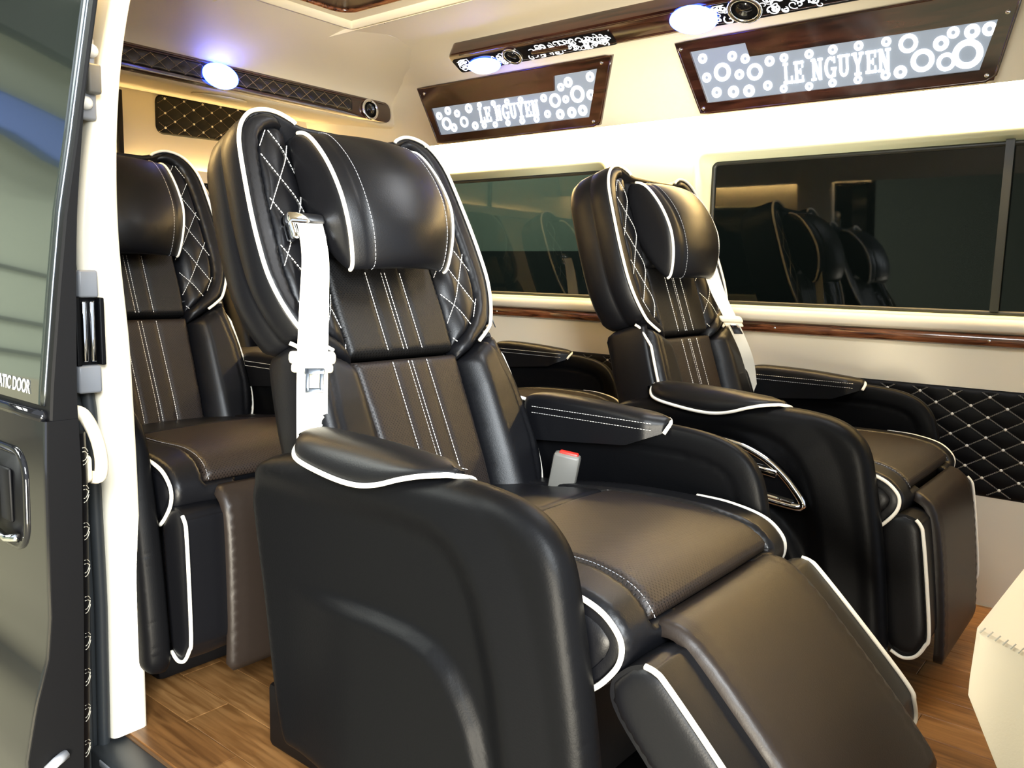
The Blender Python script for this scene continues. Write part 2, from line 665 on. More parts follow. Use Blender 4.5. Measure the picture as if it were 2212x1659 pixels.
link('workshop_dark_wall', mesh('workshop_dark_wall', *box(-2.45, 3.0, 4.6, 4.7, -0.45, 3.3), M['dark_outside'], False), kind='structure')
tag(obj('roof_post', tube([(-0.50, 4.45, -0.45), (-0.50, 4.45, 3.2)], 0.05, 12), M['ws_red'], recalc=True), 'red steel post outside the wide window', 'post')

# ------------------------------------------------------------------ van shell
X0, X1 = -3.05, 1.0          # rear wall, front end of the cabin shell
YR, YL = 2.45, 0.68          # right (far) wall, left (door side) wall
ZW0, ZW1 = 0.77, 1.242       # window band

yz = lambda u, v, h: np.stack([u, YR - h, v], 1)       # right wall: u along X, h towards the cabin

# floor of planks
fl = link('floor', mesh('floor', *box(X0, X1, 0.66, YR, -0.03, -0.004), M['joint'], False), kind='structure')
pw, pl = 0.0885, 0.46
pm = [M['plank'], M['plank_dark'], M['plank_light']]
pmesh = {}
row = 0
y = 0.665
while y < YR - 0.01:
    y1 = min(y + pw, YR)
    x = X0 - (row * 0.37 * pl) % pl
    while x < X1:
        a, b = max(x, X0), min(x + pl, X1)
        if b - a > 0.03 and a < 0.6:
            k = random.randrange(3)
            kk = (k, round(b - a, 3), round(y1 - y, 3), random.randrange(2))
            if kk not in pmesh:
                V, F = box(0, b - a - 0.0012, 0, y1 - y - 0.0012, -0.006, 0.0, 0.0008, 1)
                pmesh[kk] = mesh('plank', V, F, pm[k], False)
            link('plank', pmesh[kk], fl, loc=(a, y, 0))
        x += pl
    y += pw
    row += 1

# right wall with two windows
W1 = rrect(-2.42, -1.585, ZW0, ZW1, 0.032, 8)
W2 = rrect(-1.245, 0.30, ZW0, ZW1, 0.032, 8)
wr = plate_with_holes('wall_right', [(X0, 0), (X1, 0), (X1, 1.37), (X0, 1.37)], [W1, W2], yz, -0.05, 0.0, M['liner'], kind='structure')
for nm, Wp in (('window_1', W1), ('window_2', W2)):
    Wc = ccw(Wp)
    _lo, _hi = Wc.min(0), Wc.max(0)
    inn_ = ccw(rrect(_lo[0] + 0.034, _hi[0] - 0.034, _lo[1] + 0.007, _hi[1] - 0.020, 0.02, 8))
    fr = loft([yz(q[:, 0], q[:, 1], np.full(len(q), h)) for q, h in ((offset_poly(Wc, 0.011), 0.0), (offset_poly(Wc, 0.011), 0.006), (offset_poly(Wc, 0.004), 0.009), (offset_poly(Wc, -0.004), 0.006), (offset_poly(Wc, -0.005), -0.040), (inn_, -0.042), (inn_, -0.047))], cap=False)
    fo = obj(nm, fr, M['frame_green'], kind='structure')
    obj('glass_pane', prism(offset_poly(inn_, 0.003), yz, -0.052, -0.047), M['pane'], fo, smooth=False)
    q1, q2 = offset_poly(inn_, 0.001), offset_poly(inn_, -0.010)
    obj('rubber_seal', loft([yz(q[:, 0], q[:, 1], np.full(len(q), h)) for q, h in ((q1, -0.047), (q1, -0.039), (q2, -0.041), (q2, -0.047))], cap=False), M['sealed'], fo)
    if nm == 'window_2':
        obj('sliding_pane_frame', box(-0.395, -0.375, YR + 0.031, YR + 0.0405, ZW0 + 0.015, ZW1 - 0.015), M['sealed'], fo, smooth=False)

# ledge under the windows, wood rail, quilted wainscot
led = np.array([(0, .731), (.018, .731), (.026, .738), (.026, .757), (.02, .766), (0, .769)])
V, F = loft([[(x, YR - p[0], p[1]) for p in led] for x in np.linspace(X0, X1, 12)])
obj('trim_1', (V, F), M['cream'], kind='structure', angle=50)
ra = np.array([(0, .694), (.008, .694), (.016, .700), (.019, .711), (.016, .722), (.008, .728), (0, .728)])
V, F = loft([[(x, YR - p[0], p[1]) for p in ra] for x in np.linspace(X0, X1, 40)])
rail = obj('trim_2', (V, F), M['burl'], kind='structure', angle=60)
for x in (-2.05, -1.55, -0.95, -0.38):
    obj('rail_screw', loft([[(x + 0.0035 * math.cos(a), YR - h, .711 + 0.0035 * math.sin(a)) for a in np.linspace(0, 2 * math.pi, 10, endpoint=False)] for h in (0.017, 0.0205)]), M['chrome'], rail)


def quilt_h(p, q, hx, hz, puff):
    """Diamond quilting: puff away from two families of seams; p, q in metres, hx/hz half diagonals."""
    a = 0.5 * (p / hx + q / hz)
    b = 0.5 * (p / hx - q / hz)
    return puff * (np.abs(np.sin(math.pi * a) * np.sin(math.pi * b)) + 1e-9) ** 0.62


def quilted_wall(name, u0, u1, v0, v1, fmap, hx, hz, ou, ov, base, puff, res, m, r=None, kind=None, stud=0.004, double=True, thread='pipe'):
    P = rrect(u0, u1, v0, v1, r or 0.01)
    g = puffed(P, fmap, 0.004, 0.012, res, 0.012, lambda u, v, d: base + quilt_h(u - ou, v - ov, hx, hz, puff) * np.minimum(d / 0.01, 1))
    o = obj(name, g, m, kind=kind)
    st = []
    segs = 60
    for sgn in (1, -1):
        kmin = int(math.floor(((u0 - ou) / hx - 20)))
        for k in range(-140, 141):
            # seam: (u-ou)/hx + sgn*(v-ov)/hz = 2k
            v = np.linspace(v0 + 0.006, v1 - 0.006, segs)
            u = ou + hx * (2 * k - sgn * (v - ov) / hz)
            ok = (u > u0 + 0.006) & (u < u1 - 0.006)
            if ok.sum() < 3:
                continue
            for off in ((-0.0016, 0.0016) if double else (0,)):
                pth = fmap(u[ok] + off, v[ok], np.full(ok.sum(), base + 0.0054))
                if double:
                    st.append(dashes(pth, 0.0034, 0.0016, 0.00042))
                else:
                    st.append(dashes(pth, 0.006, 0.002, 0.0007))
    obj('stitching', join(*st), M[thread], o, kind='stuff', smooth=False, recalc=False)
    if stud:
        bt = []
        for i in range(-80, 81):
            for j in range(-20, 21):
                if (i + j) % 2:
                    continue
                u, v = ou + i * hx, ov + j * hz
                if u0 + 0.012 < u < u1 - 0.012 and v0 + 0.01 < v < v1 - 0.01:
                    a = np.linspace(0, 2 * math.pi, 8, endpoint=False)
                    bt.append(loft([fmap(u + rr * np.cos(a), v + rr * np.sin(a), np.full(8, base + hh)) for rr, hh in ((stud, 0.003), (stud, 0.006), (stud * 0.6, 0.0078))]))
        obj('stud', join(*bt), M['pipe'], o, kind='stuff', recalc=False)
    return o


wp = quilted_wall('wall_panel', X0 + 0.1, 0.12, 0.297, 0.582, yz, 0.0422, 0.0270, -0.41, 0.536, 0.0, 0.0036, 0.0055, M['quilt'], stud=0.0040, thread='thread_dim')
tag(wp, 'black diamond-quilted wainscot with cream studs along the wall below the windows', 'panel')

# rear wall and hood
link('wall_rear', mesh('wall_rear', *box(X0 - 0.05, X0, YL, YR, 0, 1.7), M['liner'], False), kind='structure')
hood_pts = catmull([(-2.10, 1.617), (-2.22, 1.602), (-2.36, 1.575), (-2.45, 1.54), (-2.492, 1.50), (-2.502, 1.455), (-2.508, 1.432), (-2.525, 1.421), (-2.57, 1.424), (-2.80, 1.457), (-3.05, 1.490)], 6)
top_pts = np.array([(-3.05, 1.68), (-2.10, 1.68)])
ring = np.vstack([hood_pts, top_pts])
V, F = loft([[(p[0], y, p[1]) for p in ring] for y in np.linspace(YL, YR, 10)])
obj('trim_3', (V, F), M['liner'], kind='structure', angle=40)
xr = lambda u, v, h: np.stack([X0 + h, u, v], 1)
rq = quilted_wall('rear_quilt', 1.612, 2.15, 1.30 if False else 1.345, 1.379 + 0.112, lambda u, v, h: np.stack([X0 + h, u, v + (u - 1.61) * 0.03 - 0.0], 1), 0.0387, 0.0265, 1.686, 1.449, 0.002, 0.004, 0.007, M['quilt'], r=0.03, stud=0.0045, double=False, thread='thread_tan')
tag(rq, 'black quilted panel with tan stitching on the rear wall under the hood', 'panel')
obj('trim_4', box(X0, X0 + 0.02, 1.462, 1.482, 0.2, 1.478, 0.004), M['matte_black'], kind='structure', smooth=False)

# ceiling: side liners and centre panel
side = [(2.455, 1.362), (2.372, 1.362), (2.358, 1.346), (2.349, 1.342), (2.344, 1.352), (2.31, 1.445), (2.277, 1.542), (2.25, 1.565), (2.18, 1.592), (2.06, 1.612), (1.92, 1.618), (1.80, 1.612), (1.775, 1.606), (1.772, 1.60)]
side_r = np.array(side)
top_r = np.array([(1.772, 1.70), (2.455, 1.70)])


def sweep_x(prof, x0, x1, n=8):
    return loft([[(x, p[0], p[1]) for p in prof] for x in np.linspace(x0, x1, n)])


obj('ceiling_liner_right', sweep_x(np.vstack([side_r, top_r]), X0, X1), M['liner'], kind='structure', angle=35)
mir = lambda P: np.stack([2 * 1.565 - P[:, 0], P[:, 1]], 1)
obj('ceiling_liner_left', sweep_x(np.vstack([mir(side_r), mir(top_r)]), X0, X1), M['liner'], kind='structure', angle=35)
ce = link('ceiling', mesh('ceiling', *box(-2.16, X1, 1.30, 1.83, 1.622, 1.70), M['ceiling'], False), kind='structure')
rimp = rrect(-2.115, X1, 1.358, 1.772, 0.02)
xy = lambda u, v, h: np.stack([u, v, 1.622 - h], 1)
obj('ceiling_rim', loft([xy(q[:, 0], q[:, 1], np.full(len(q), h)) for q, h in ((rimp, 0.0), (rimp, 0.02), (offset_poly(ccw(rimp), -0.012), 0.02), (offset_poly(ccw(rimp), -0.02), 0.0))], cap=False), M['liner'], ce)
mp = empty('ceiling_mirror', (-1.2, 1.4, 1.61), 'dark rounded mirror panel with a beaded wooden rim in the ceiling', 'panel')
mp.location = (0, 0, 0)
mpp = rrect(-2.01, 0.4, 1.42, 1.662, 0.06)
obj('mirror_plate', prism(mpp, xy, 0.0, 0.010, 0.003), M['mirror_dark'], mp)
pth = resample(mpp, 0.012, True)
obj('beaded_rim', tube([(p[0], p[1], 1.609) for p in pth], 0.007, 8, True), M['burl'], mp)
for p in [(-1.985, 1.79, 1.6105)]:
    obj('liner_screw', loft([[(p[0] + rr * math.cos(a), p[1] + rr * math.sin(a), p[2] + zz) for a in np.linspace(0, 2 * math.pi, 10, endpoint=False)] for rr, zz in ((0.005, 0.004), (0.005, -0.003), (0.002, -0.005))]), M['chrome'], mp)

# left wall behind the pillar
yl = lambda u, v, h: np.stack([u, YL + h, v], 1)
W3 = rrect(-2.95, -1.66, ZW0, ZW1, 0.04)
plate_with_holes('wall_left', [(X0, 0), (-1.58, 0), (-1.58, 1.37), (X0, 1.37)], [W3], yl, -0.05, 0.0, M['liner'], kind='structure')
w3 = obj('window_3', loft([yl(q[:, 0], q[:, 1], np.full(len(q), h)) for q, h in ((offset_poly(ccw(W3), 0.01), 0.0), (offset_poly(ccw(W3), 0.004), 0.006), (offset_poly(ccw(W3), -0.006), -0.046))], cap=False), M['frame_green'], kind='structure')
obj('glass_pane', prism(offset_poly(ccw(W3), -0.005), yl, -0.046, -0.041), M['pane'], w3, smooth=False)
link('wall_front', mesh('wall_front', *box(-0.025, X1, 0.58, 0.66, -0.3, 1.50), M['liner'], False), kind='structure')


# LED strips tucked behind the liner lips
def led_strip(name, x0, x1, y0, y1, z, label, group='warm light strips', m='led'):
    o = obj(name, box(x0, x1, y0, y1, z, z + 0.006), M[m], smooth=False)
    return tag(o, label, 'light strip', group)


led_strip('led_strip', X0 + 0.05, 0.7, 2.385, 2.425, 1.352, 'warm glowing light strip under the upper lining above the side windows', 'warm light strips')
led_strip('led_strip', X0 + 0.05, -1.25, 0.685, 0.725, 1.352, 'warm light strip hidden along the door-side upper lining', 'warm light strips', 'led_dim')
led_strip('led_strip', X0 + 0.003, X0 + 0.013, 1.0, 2.30, 1.200, 'warm light strip along the rear wall behind the seat tops', 'warm light strips')

obj('added_strip_lip', box(X0 + 0.020, X0 + 0.026, 0.95, 2.35, 1.180, 1.224, 0.002), M['liner'], kind='structure', smooth=False)  # added lip that blocks the rear strip from view and from window reflections
obj('added_lip_base', box(X0, X0 + 0.022, 0.95, 2.35, 1.180, 1.186), M['liner'], kind='structure', smooth=False)  # added base closing that light-blocking lip to the rear wall

# ------------------------------------------------------------------ sliding door, pillar, aperture
pz = [0.0, 0.26, 0.50, 0.60, 0.68, 0.76, 0.84, 0.90, 1.03, 1.12, 1.21, 1.29, 1.42]
po = [0.634, 0.640, 0.639, 0.637, 0.632, 0.618, 0.610, 0.611, 0.628, 0.645, 0.665, 0.683, 0.715]
pi_ = [0.700, 0.701, 0.700, 0.698, 0.696, 0.694, 0.684, 0.682, 0.683, 0.690, 0.700, 0.716, 0.75]
zz = np.linspace(0, 1.40, 60)
ov_, iv_ = np.interp(zz, pz, po), np.interp(zz, pz, pi_)
k_ = np.ones(7) / 7
ov_ = np.convolve(np.pad(ov_, 3, 'edge'), k_, 'valid')
iv_ = np.convolve(np.pad(iv_, 3, 'edge'), k_, 'valid')
rings = []
for z, a, b in zip(zz, ov_, iv_):
    r = 0.010
    xs = -1.42 + 0.0
    rings.append([(-1.60, a, z), (xs - r, a, z), (xs - 0.3 * r, a + 0.3 * r, z), (xs, a + r, z), (xs, b - r, z), (xs - 0.3 * r, b - 0.3 * r, z), (xs - r, b, z), (-1.60, b, z)])
pil = obj('pillar_trim', loft(rings), M['cream'], angle=60)
tag(pil, 'tall cream trim pillar at the rear edge of the door opening', 'pillar')

seal = empty('door_seal', (-1.45, 0.6, 0), 'black rubber seal and body flange beside the cream pillar', 'seal')
seal.location = (0, 0, 0)
fz = np.linspace(-0.35, 0.90, 26)
fo_ = np.interp(fz, [-0.35, 0.0, 0.26, 0.6, 0.76, 0.9], [0.62, 0.633, 0.638, 0.634, 0.616, 0.607])
obj('body_flange', loft([[(-1.62, 0.55, z), (-1.452, 0.55, z), (-1.445, 0.557, z), (-1.445, f - 0.012, z), (-1.62, f - 0.012, z)] for z, f in zip(fz, fo_)]), M['rubber'], seal, angle=40)
obj('bulb_seal', tube([(-1.436, f - 0.008, z) for z, f in zip(fz, fo_)], 0.011, 10), M['rubber'], seal)
obj('seal_lip', tube([(-1.440, f - 0.030, z) for z, f in zip(fz, fo_)], 0.005, 8), M['rubber'], seal)
obj('seal_lip', tube([(-1.440, f - 0.043, z) for z, f in zip(fz, fo_)], 0.003, 8), M['mid_grey'], seal)

# latch on the pillar
la = empty('door_latch', (-1.41, 0.62, 0.75), 'grey latch block with a bright metal insert on the cream pillar', 'latch')
la.location = (0, 0, 0)
obj('upper_block', box(-1.43, -1.398, 0.600, 0.632, 0.797, 0.842, 0.004), M['mid_grey'], la)
obj('lower_block', box(-1.43, -1.398, 0.594, 0.632, 0.638, 0.684, 0.004), M['mid_grey'], la)
obj('latch_housing', join(box(-1.43, -1.398, 0.632, 0.640, 0.684, 0.797, 0.002), box(-1.43, -1.40, 0.594, 0.602, 0.684, 0.797, 0.002), box(-1.43, -1.415, 0.600, 0.634, 0.684, 0.797)), M['matte_black'], la, smooth=False)
obj('striker_plate', box(-1.416, -1.406, 0.607, 0.615, 0.690, 0.791, 0.002), M['chrome'], la)
obj('striker_plate', box(-1.416, -1.404, 0.619, 0.628, 0.690, 0.791, 0.002), M['chrome'], la)

# roller bracket up on the pillar
rb = empty('roller_bracket', (-1.41, 0.64, 1.14), 'grey roller bracket with two white plugs high on the pillar edge', 'bracket')
rb.location = (0, 0, 0)
obj('bracket_plate', box(-1.43, -1.412, 0.612, 0.648, 1.085, 1.215, 0.004), M['mid_grey'], rb)
obj('bracket_arm', join(box(-1.43, -1.395, 0.628, 0.650, 1.125, 1.172, 0.004)), M['grey_plastic'], rb)
for yy_, z_ in ((0.628, 1.110), (0.640, 1.193)):
    obj('round_plug', loft([[(-1.412 + hx, yy_ + rr * math.cos(a), z_ + rr * math.sin(a)) for a in np.linspace(0, 2 * math.pi, 16, endpoint=False)] for rr, hx in ((0.0105, -0.003), (0.0105, 0.007), (0.006, 0.011))]), M['white_plastic'], rb)

# sliding door pushed open, seen from outside
DX = -1.25
dz = np.array([-0.40, -0.02, 0.05, 0.12, 0.20, 0.27, 0.33, 0.45, 0.55, 0.625])
dy = np.array([0.418, 0.428, 0.430, 0.430, 0.446, 0.466, 0.4725, 0.4745, 0.4765, 0.480])
zs = np.linspace(-0.40, 0.625, 50)
ys = np.interp(zs, dz, dy)
inz = np.array([-0.40, 0.07, 0.30, 0.54, 0.60, 0.66, 0.7645, 0.858, 0.931, 1.03, 1.095, 1.16, 1.226, 1.40])
iny = np.array([0.505, 0.511, 0.521, 0.528, 0.527, 0.527, 0.5305, 0.5347, 0.539, 0.5498, 0.557, 0.5657, 0.5777, 0.61])
door = empty('sliding_door', (DX, 0.47, 0), 'glossy black sliding door standing open at the left edge, with dark glass', 'door')
door.location = (0, 0, 0)
rings = []
for z, yv in zip(zs, ys):
    yi = np.interp(z, inz, iny)
    rings.append([(-2.6, yv, z), (DX - 0.005, yv, z), (DX - 0.0015, yv + 0.0015, z), (DX, yv + 0.005, z), (DX, yi, z), (-2.6, yi, z)])
obj('door_skin', loft(rings), M['paint'], door, angle=40)
zs2 = np.linspace(0.625, 1.40, 30)
gz = np.array([0.625, 0.67, 0.81, 0.927, 1.028, 1.12, 1.23, 1.40])
gy = np.array([0.487, 0.4905, 0.5064, 0.5214, 0.5400, 0.5555, 0.5745, 0.605])
rings = []
for z in zs2:
    yv = np.interp(z, gz, gy) + 0.0015
    yi = max(np.interp(z, inz, iny), yv + 0.005)
    rings.append([(-2.6, yv, z), (DX - 0.003, yv, z), (DX, yv + 0.003, z), (DX, yi, z), (-2.6, yi + 0.006, z)])
obj('window_frame', loft(rings), M['matte_black'], door, angle=40)
rings = []
for z in np.linspace(0.645, 1.39, 30):
    yv = np.interp(z, gz, gy)
    rings.append([(-2.58, yv, z), (DX - 0.040, yv, z), (DX - 0.038, yv + 0.002, z), (DX - 0.038, yv + 0.007, z), (-2.58, yv + 0.007, z)])
obj('door_glass', loft(rings), M['door_glass'], door, angle=40)
trim_path = [(DX - 0.026, np.interp(z, gz, gy) + 0.002, z) for z in np.linspace(0.645, 1.39, 30)]
obj('chrome_strip', tube(trim_path, 0.0085, 8, flat=0.5), M['satin_steel'], door, label='bright metal strip along the glass edge')
obj('edge_bead', tube([(p[0] + 0.014, p[1] + 0.002, p[2]) for p in trim_path], 0.002, 6), M['chrome'], door)
obj('waist_moulding', tube([(x, 0.486, 0.630) for x in np.linspace(-2.58, DX - 0.012, 12)], 0.009, 8), M['gloss_black'], door)
gtxt = lambda u, v, h: np.stack([-1.355 + u, np.interp(v + 0.672, gz, gy) - 0.0012 - h, v + 0.672], 1)
tv, tf = text_mesh('AUTOMATIC DOOR', 0.028, lambda u, v, h: np.stack([u, v, h], 1), 0.0, 0.78, 0.0006)
tv = np.array(tv)
right_end = tv[:, 0].max()
TXR, TZ = -1.318, 0.667
obj('lettering', (np.stack([TXR + tv[:, 0] - right_end, np.interp(TZ + tv[:, 1], gz, gy) - 0.0012, TZ + tv[:, 1]], 1), tf), M['text'], door, smooth=False, recalc=False, label='white capital lettering on the glass')
fe = []
for z in zs:
    yv = np.interp(z, dz, dy)
    yi = np.interp(z, inz, iny)
    fe.append([(DX - 0.002, yv + 0.003, z), (DX + 0.0012, yv + 0.005, z), (DX + 0.0012, yi, z), (DX - 0.002, yi + 0.001, z)])
obj('front_edge', loft(fe), M['matte_black'], door, angle=40)
# outside handle in a recessed bowl
yd = lambda z: np.interp(z, dz, dy)
hp = rrect(-1.60, -1.262 - 0.045, 0.415, 0.575, 0.045)
hmap = lambda u, v, h: np.stack([u, yd(v) - h, v], 1)
hq = ccw(resample(hp, 0.01, True))
obj('handle_bezel', loft([hmap(q[:, 0], q[:, 1], np.full(len(q), h)) for q, h in ((hq, 0.0), (hq, 0.004), (offset_poly(hq, -0.006), 0.006), (offset_poly(hq, -0.012), 0.002))], cap=False), M['gloss_black'], door)
obj('handle_bowl', prism(offset_poly(hq, -0.008), hmap, -0.002, 0.0015), M['matte_black'], door)
obj('handle_bar', loft([[(-1.46 + 0.035 * math.cos(a), yd(0.49) - 0.022 + 0.014 * math.sin(a), z) for a in np.linspace(0, 2 * math.pi, 14, endpoint=False)] for z in np.linspace(0.43, 0.56, 8)]), M['mid_grey'], door)
obj('handle_lock', box(-1.40, -1.36, 0.468, 0.474, 0.455, 0.54, 0.003), M['matte_black'], door)
obj('key_cover', tube([(-1.40, 0.462, 0.435), (-1.37, 0.463, 0.43), (-1.335, 0.466, 0.438)], 0.006, 8), M['chrome'], door)
# quilted inner trim of the door
dq_z = np.linspace(0.02, 0.60, 40)
rings = []
for z in dq_z:
    yi = np.interp(z, inz, iny)
    rings.append([(-2.5, yi - 0.004, z), (DX - 0.006, yi - 0.004, z), (DX - 0.010, yi + 0.010, z), (DX - 0.020, yi + 0.018, z), (-2.5, yi + 0.022, z)])
dtrim = obj('inner_trim', loft(rings), M['quilt'], door, angle=50)
st = []
for k in range(10):
    zc = 0.03 + k * 0.058
    yi = np.interp(zc, inz, iny)
    for off in (0, 0.006):
        for sg in (1, -1):
            pth = []
            for t in np.linspace(0, 1, 6):
                zq = zc + off + (0.008 * t * t if sg > 0 else 0.020 - 0.009 * t * t)
                pth.append((DX - 0.0085 - 0.012 * t, yi + 0.006 + 0.0125 * t ** 0.8 + 0.0012, zq))
            st.append(tube(pth, 0.0007, 4))
obj('stitching', join(*st), M['thread_dim'], dtrim, kind='stuff', smooth=False, recalc=False)
gh = catmull([(DX - 0.02, 0.523, 0.635), (DX - 0.025, 0.545, 0.625), (DX - 0.035, 0.566, 0.590), (DX - 0.045, 0.578, 0.550), (DX - 0.045, 0.575, 0.522), (DX - 0.045, 0.562, 0.522)], 6)
obj('grab_handle', tube(gh, 0.010, 10), M['cream_plastic'], door, label='cream grab handle on the inner side of the door')
obj('handle_foot', box(DX - 0.09, DX - 0.03, 0.535, 0.56, 0.515, 0.56, 0.008), M['cream_plastic'], door)
obj('door_buffer', tube([(DX + 0.001, 0.455, 0.095), (DX + 0.008, 0.470, 0.110), (DX + 0.001, 0.486, 0.112)], 0.008, 8), M['mid_grey'], door)

# sill step
sl = empty('door_sill', (-0.8, 0.64, 0), 'black door sill with a pale edge strip at the foot of the opening', 'sill')
sl.location = (0, 0, 0)
obj('sill_body', box(-1.44, 0.8, 0.60, 0.664, -0.20, -0.006, 0.006), M['rubber'], sl)
obj('edge_strip', box(-1.40, 0.8, 0.598, 0.612, -0.026, -0.012, 0.003), M['mid_grey'], sl)


# ------------------------------------------------------------------ seats
RA = math.radians(24.9)
sa, ca = math.sin(RA), math.cos(RA)
OB = np.array([-0.13, 0.0, 0.40])          # backrest pivot in the seat


def BK(w_, s, d):
    w_, s, d = np.broadcast_arrays(np.asarray(w_, float), np.asarray(s, float), np.asarray(d, float))
    return np.stack([-sa * s + ca * d, w_, ca * s + sa * d], -1)


def back_base(w_, s):
    t = np.clip((np.abs(w_) - 0.115) / 0.05, 0, 1)
    t = t * t * (3 - 2 * t)
    low = np.clip((0.36 - s) / 0.1, 0, 1)
    return -0.022 + t * (0.022 + 0.006 * low) - 0.006 * np.clip((0.12 - s) / 0.12, 0, 1)


BP = lambda u, v, h: BK(u, v, back_base(u, v) + h)

UP = [(0.230, 0.386), (0.251, 0.430), (0.263, 0.480), (0.2645, 0.535), (0.261, 0.60), (0.251, 0.69), (0.243, 0.73), (0.228, 0.76), (0.205, 0.781), (0.175, 0.790), (0.148, 0.788), (0.125, 0.778)]
LO = [(0.226, 0.362), (0.234, 0.325), (0.245, 0.24), (0.250, 0.145), (0.245, 0.09), (0.232, 0.052), (0.208, 0.018), (0.178, 0.0)]


def mirror_outline(right):
    R = list(right)
    return [(-a, b) for a, b in R[::-1]] + R


def ring_b(P, d):
    if d > -0.005:      # front rim follows the hollow of the centre panels
        dd = d - np.clip(0.150 - np.abs(P[:, 0]), 0, 0.02) / 0.02 * 0.034 * np.where(P[:, 1] < 0.75, 1, 0)
        dd = dd - np.where((np.abs(P[:, 0]) < 0.221) & (P[:, 1] > 0.33) & (P[:, 1] < 0.41), 0.02, 0.0)
    else:
        dd = np.full(len(P), d)
    return BK(P[:, 0], P[:, 1], dd)


def carcass(outline, rings):
    P = ccw(resample(outline, 0.012, True))
    return loft([ring_b(offset_poly(P, ins), d) for ins, d in rings])


UPs = catmull(UP, 5)
LOs = catmull(LO, 5)
PARTS = {}


def P_(name, geo, m, smooth=True, recalc=True, angle=None):
    PARTS[name] = mesh(name.split('/')[-1], geo[0], geo[1], M[m], smooth, geo[2] if len(geo) > 2 else None, recalc, angle)


# carcasses
up_out = [(-0.20, 0.376), (0.20, 0.376)] + [tuple(p) for p in UPs] + [(0.10, 0.771), (0.0, 0.770), (-0.10, 0.771)] + [(-p[0], p[1]) for p in UPs[::-1]]
RG = [(-0.05, -0.05), (-0.010, 0.004), (-0.003, 0.010), (0.002, 0.004), (0.004, -0.02), (0.0035, -0.040), (0.0005, -0.044), (0.0035, -0.048), (0.002, -0.085), (-0.006, -0.108), (-0.02, -0.121), (-0.05, -0.128)]
P_('backrest', carcass(up_out, RG), 'leather')
lo_out = [(-0.20, 0.376), (0.20, 0.376), (0.226, 0.372)] + [tuple(p) for p in LOs[1:]] + [(0.12, -0.02), (-0.12, -0.02)] + [(-p[0], p[1]) for p in LOs[1:][::-1]] + [(-0.226, 0.372)]
RGL = [(-0.05, -0.05), (-0.010, 0.0), (-0.002, 0.006), (0.003, -0.01), (0.004, -0.05), (0.003, -0.09), (-0.006, -0.112), (-0.02, -0.124), (-0.05, -0.130)]
P_('lower_back', carcass(lo_out, RGL), 'leather')
# upper wings: border ring and diamond quilted inlay
DI = [(0.129, 0.350), (0.165, 0.376), (0.196, 0.406), (0.216, 0.440), (0.223, 0.485), (0.222, 0.54), (0.217, 0.62), (0.210, 0.69), (0.198, 0.735), (0.18, 0.757), (0.15, 0.766), (0.134, 0.758), (0.131, 0.74)]
DIs = catmull(DI, 4)
border = [(0.129, 0.322), (0.16, 0.338), (0.186, 0.354), (0.21, 0.369)] + [tuple(p) for p in UPs] + [(0.126, 0.765)] + [(p[0], p[1]) for p in DIs[::-1]]
P_('wing_border', puffed(border, BP, 0.011, 0.012, 0.007, 0.02), 'leather')
inlay = [tuple(p) for p in DIs] + [(0.131, 0.60), (0.131, 0.48)]
qh = lambda u, v, d: quilt_h(u - 0.18, v - 0.57, 0.029, 0.047, 0.0042) * np.minimum(d / 0.01, 1)
P_('quilted_inlay', puffed(inlay, BP, 0.004, 0.010, 0.0036, 0.014, qh), 'leather')
dl = []
for sg in (1, -1):
    for k in range(-8, 9):
        v = np.linspace(0.34, 0.79, 300)
        u = 0.18 + 0.029 * (2 * k - sg * (v - 0.57) / 0.047)
        q = np.stack([u, v], 1)
        ok = inside(inlay, q)
        if ok.sum() > 6:
            q = q[ok]
            dl.append(dashes(BP(q[:, 0], q[:, 1], np.full(len(q), 0.0056)), 0.0046, 0.0020, 0.00078))
P_('stitching', join(*dl), 'thread', False, False)
# centre panels
cu = [(-0.127, 0.343), (0.127, 0.343), (0.130, 0.42), (0.129, 0.53), (-0.129, 0.53), (-0.130, 0.42)]
cl = [(-0.116, 0.04), (0.116, 0.04), (0.122, 0.18), (0.127, 0.335), (-0.127, 0.335), (-0.122, 0.18)]


def tuft(u, v, d):
    g = sum(np.exp(-((u - c) / 0.004) ** 2) for c in (-0.042, 0.0, 0.042))
    return -0.004 * g * np.minimum(d / 0.01, 1)


P_('upper_panel', puffed(cu, BP, 0.014, 0.014, 0.006, 0.02, tuft), 'perf_black')
P_('lower_panel', puffed(cl, BP, 0.016, 0.016, 0.006, 0.02, tuft), 'perf')
ct = [(-0.127, 0.52), (0.127, 0.52), (0.127, 0.766), (0.09, 0.772), (-0.09, 0.772), (-0.127, 0.766)]
P_('top_panel', puffed(ct, BP, 0.024, 0.018, 0.012, 0.02), 'leather_side')
cs = []
for c in (-0.042, -0.0045, 0.0045, 0.042):
    for a, b, lf in ((0.350, 0.50, 0.0125), (0.05, 0.328, 0.0145)):
        v = np.linspace(a, b, 80)
        cs.append(dashes(BP(np.full(80, c), v, np.full(80, lf)), 0.0040, 0.0018, 0.00075))
P_('centre_stitching', join(*cs), 'thread', False, False)
# lower bolsters
bo = [(0.118, 0.03), (0.15, 0.008)] + [tuple(p) for p in LOs[::-1]] + [(0.188, 0.348), (0.16, 0.332), (0.130, 0.318), (0.124, 0.18)]


def bolster_seam(u, v, d):
    e = np.interp(v, [0.0, 0.05, 0.145, 0.24, 0.325, 0.366], [0.172, 0.206, 0.222, 0.219, 0.206, 0.195])
    return -0.0035 * np.exp(-((u - e) / 0.0035) ** 2)


P_('bolster', puffed(bo, BP, 0.022, 0.03, 0.006, 0.02, bolster_seam), 'leather')
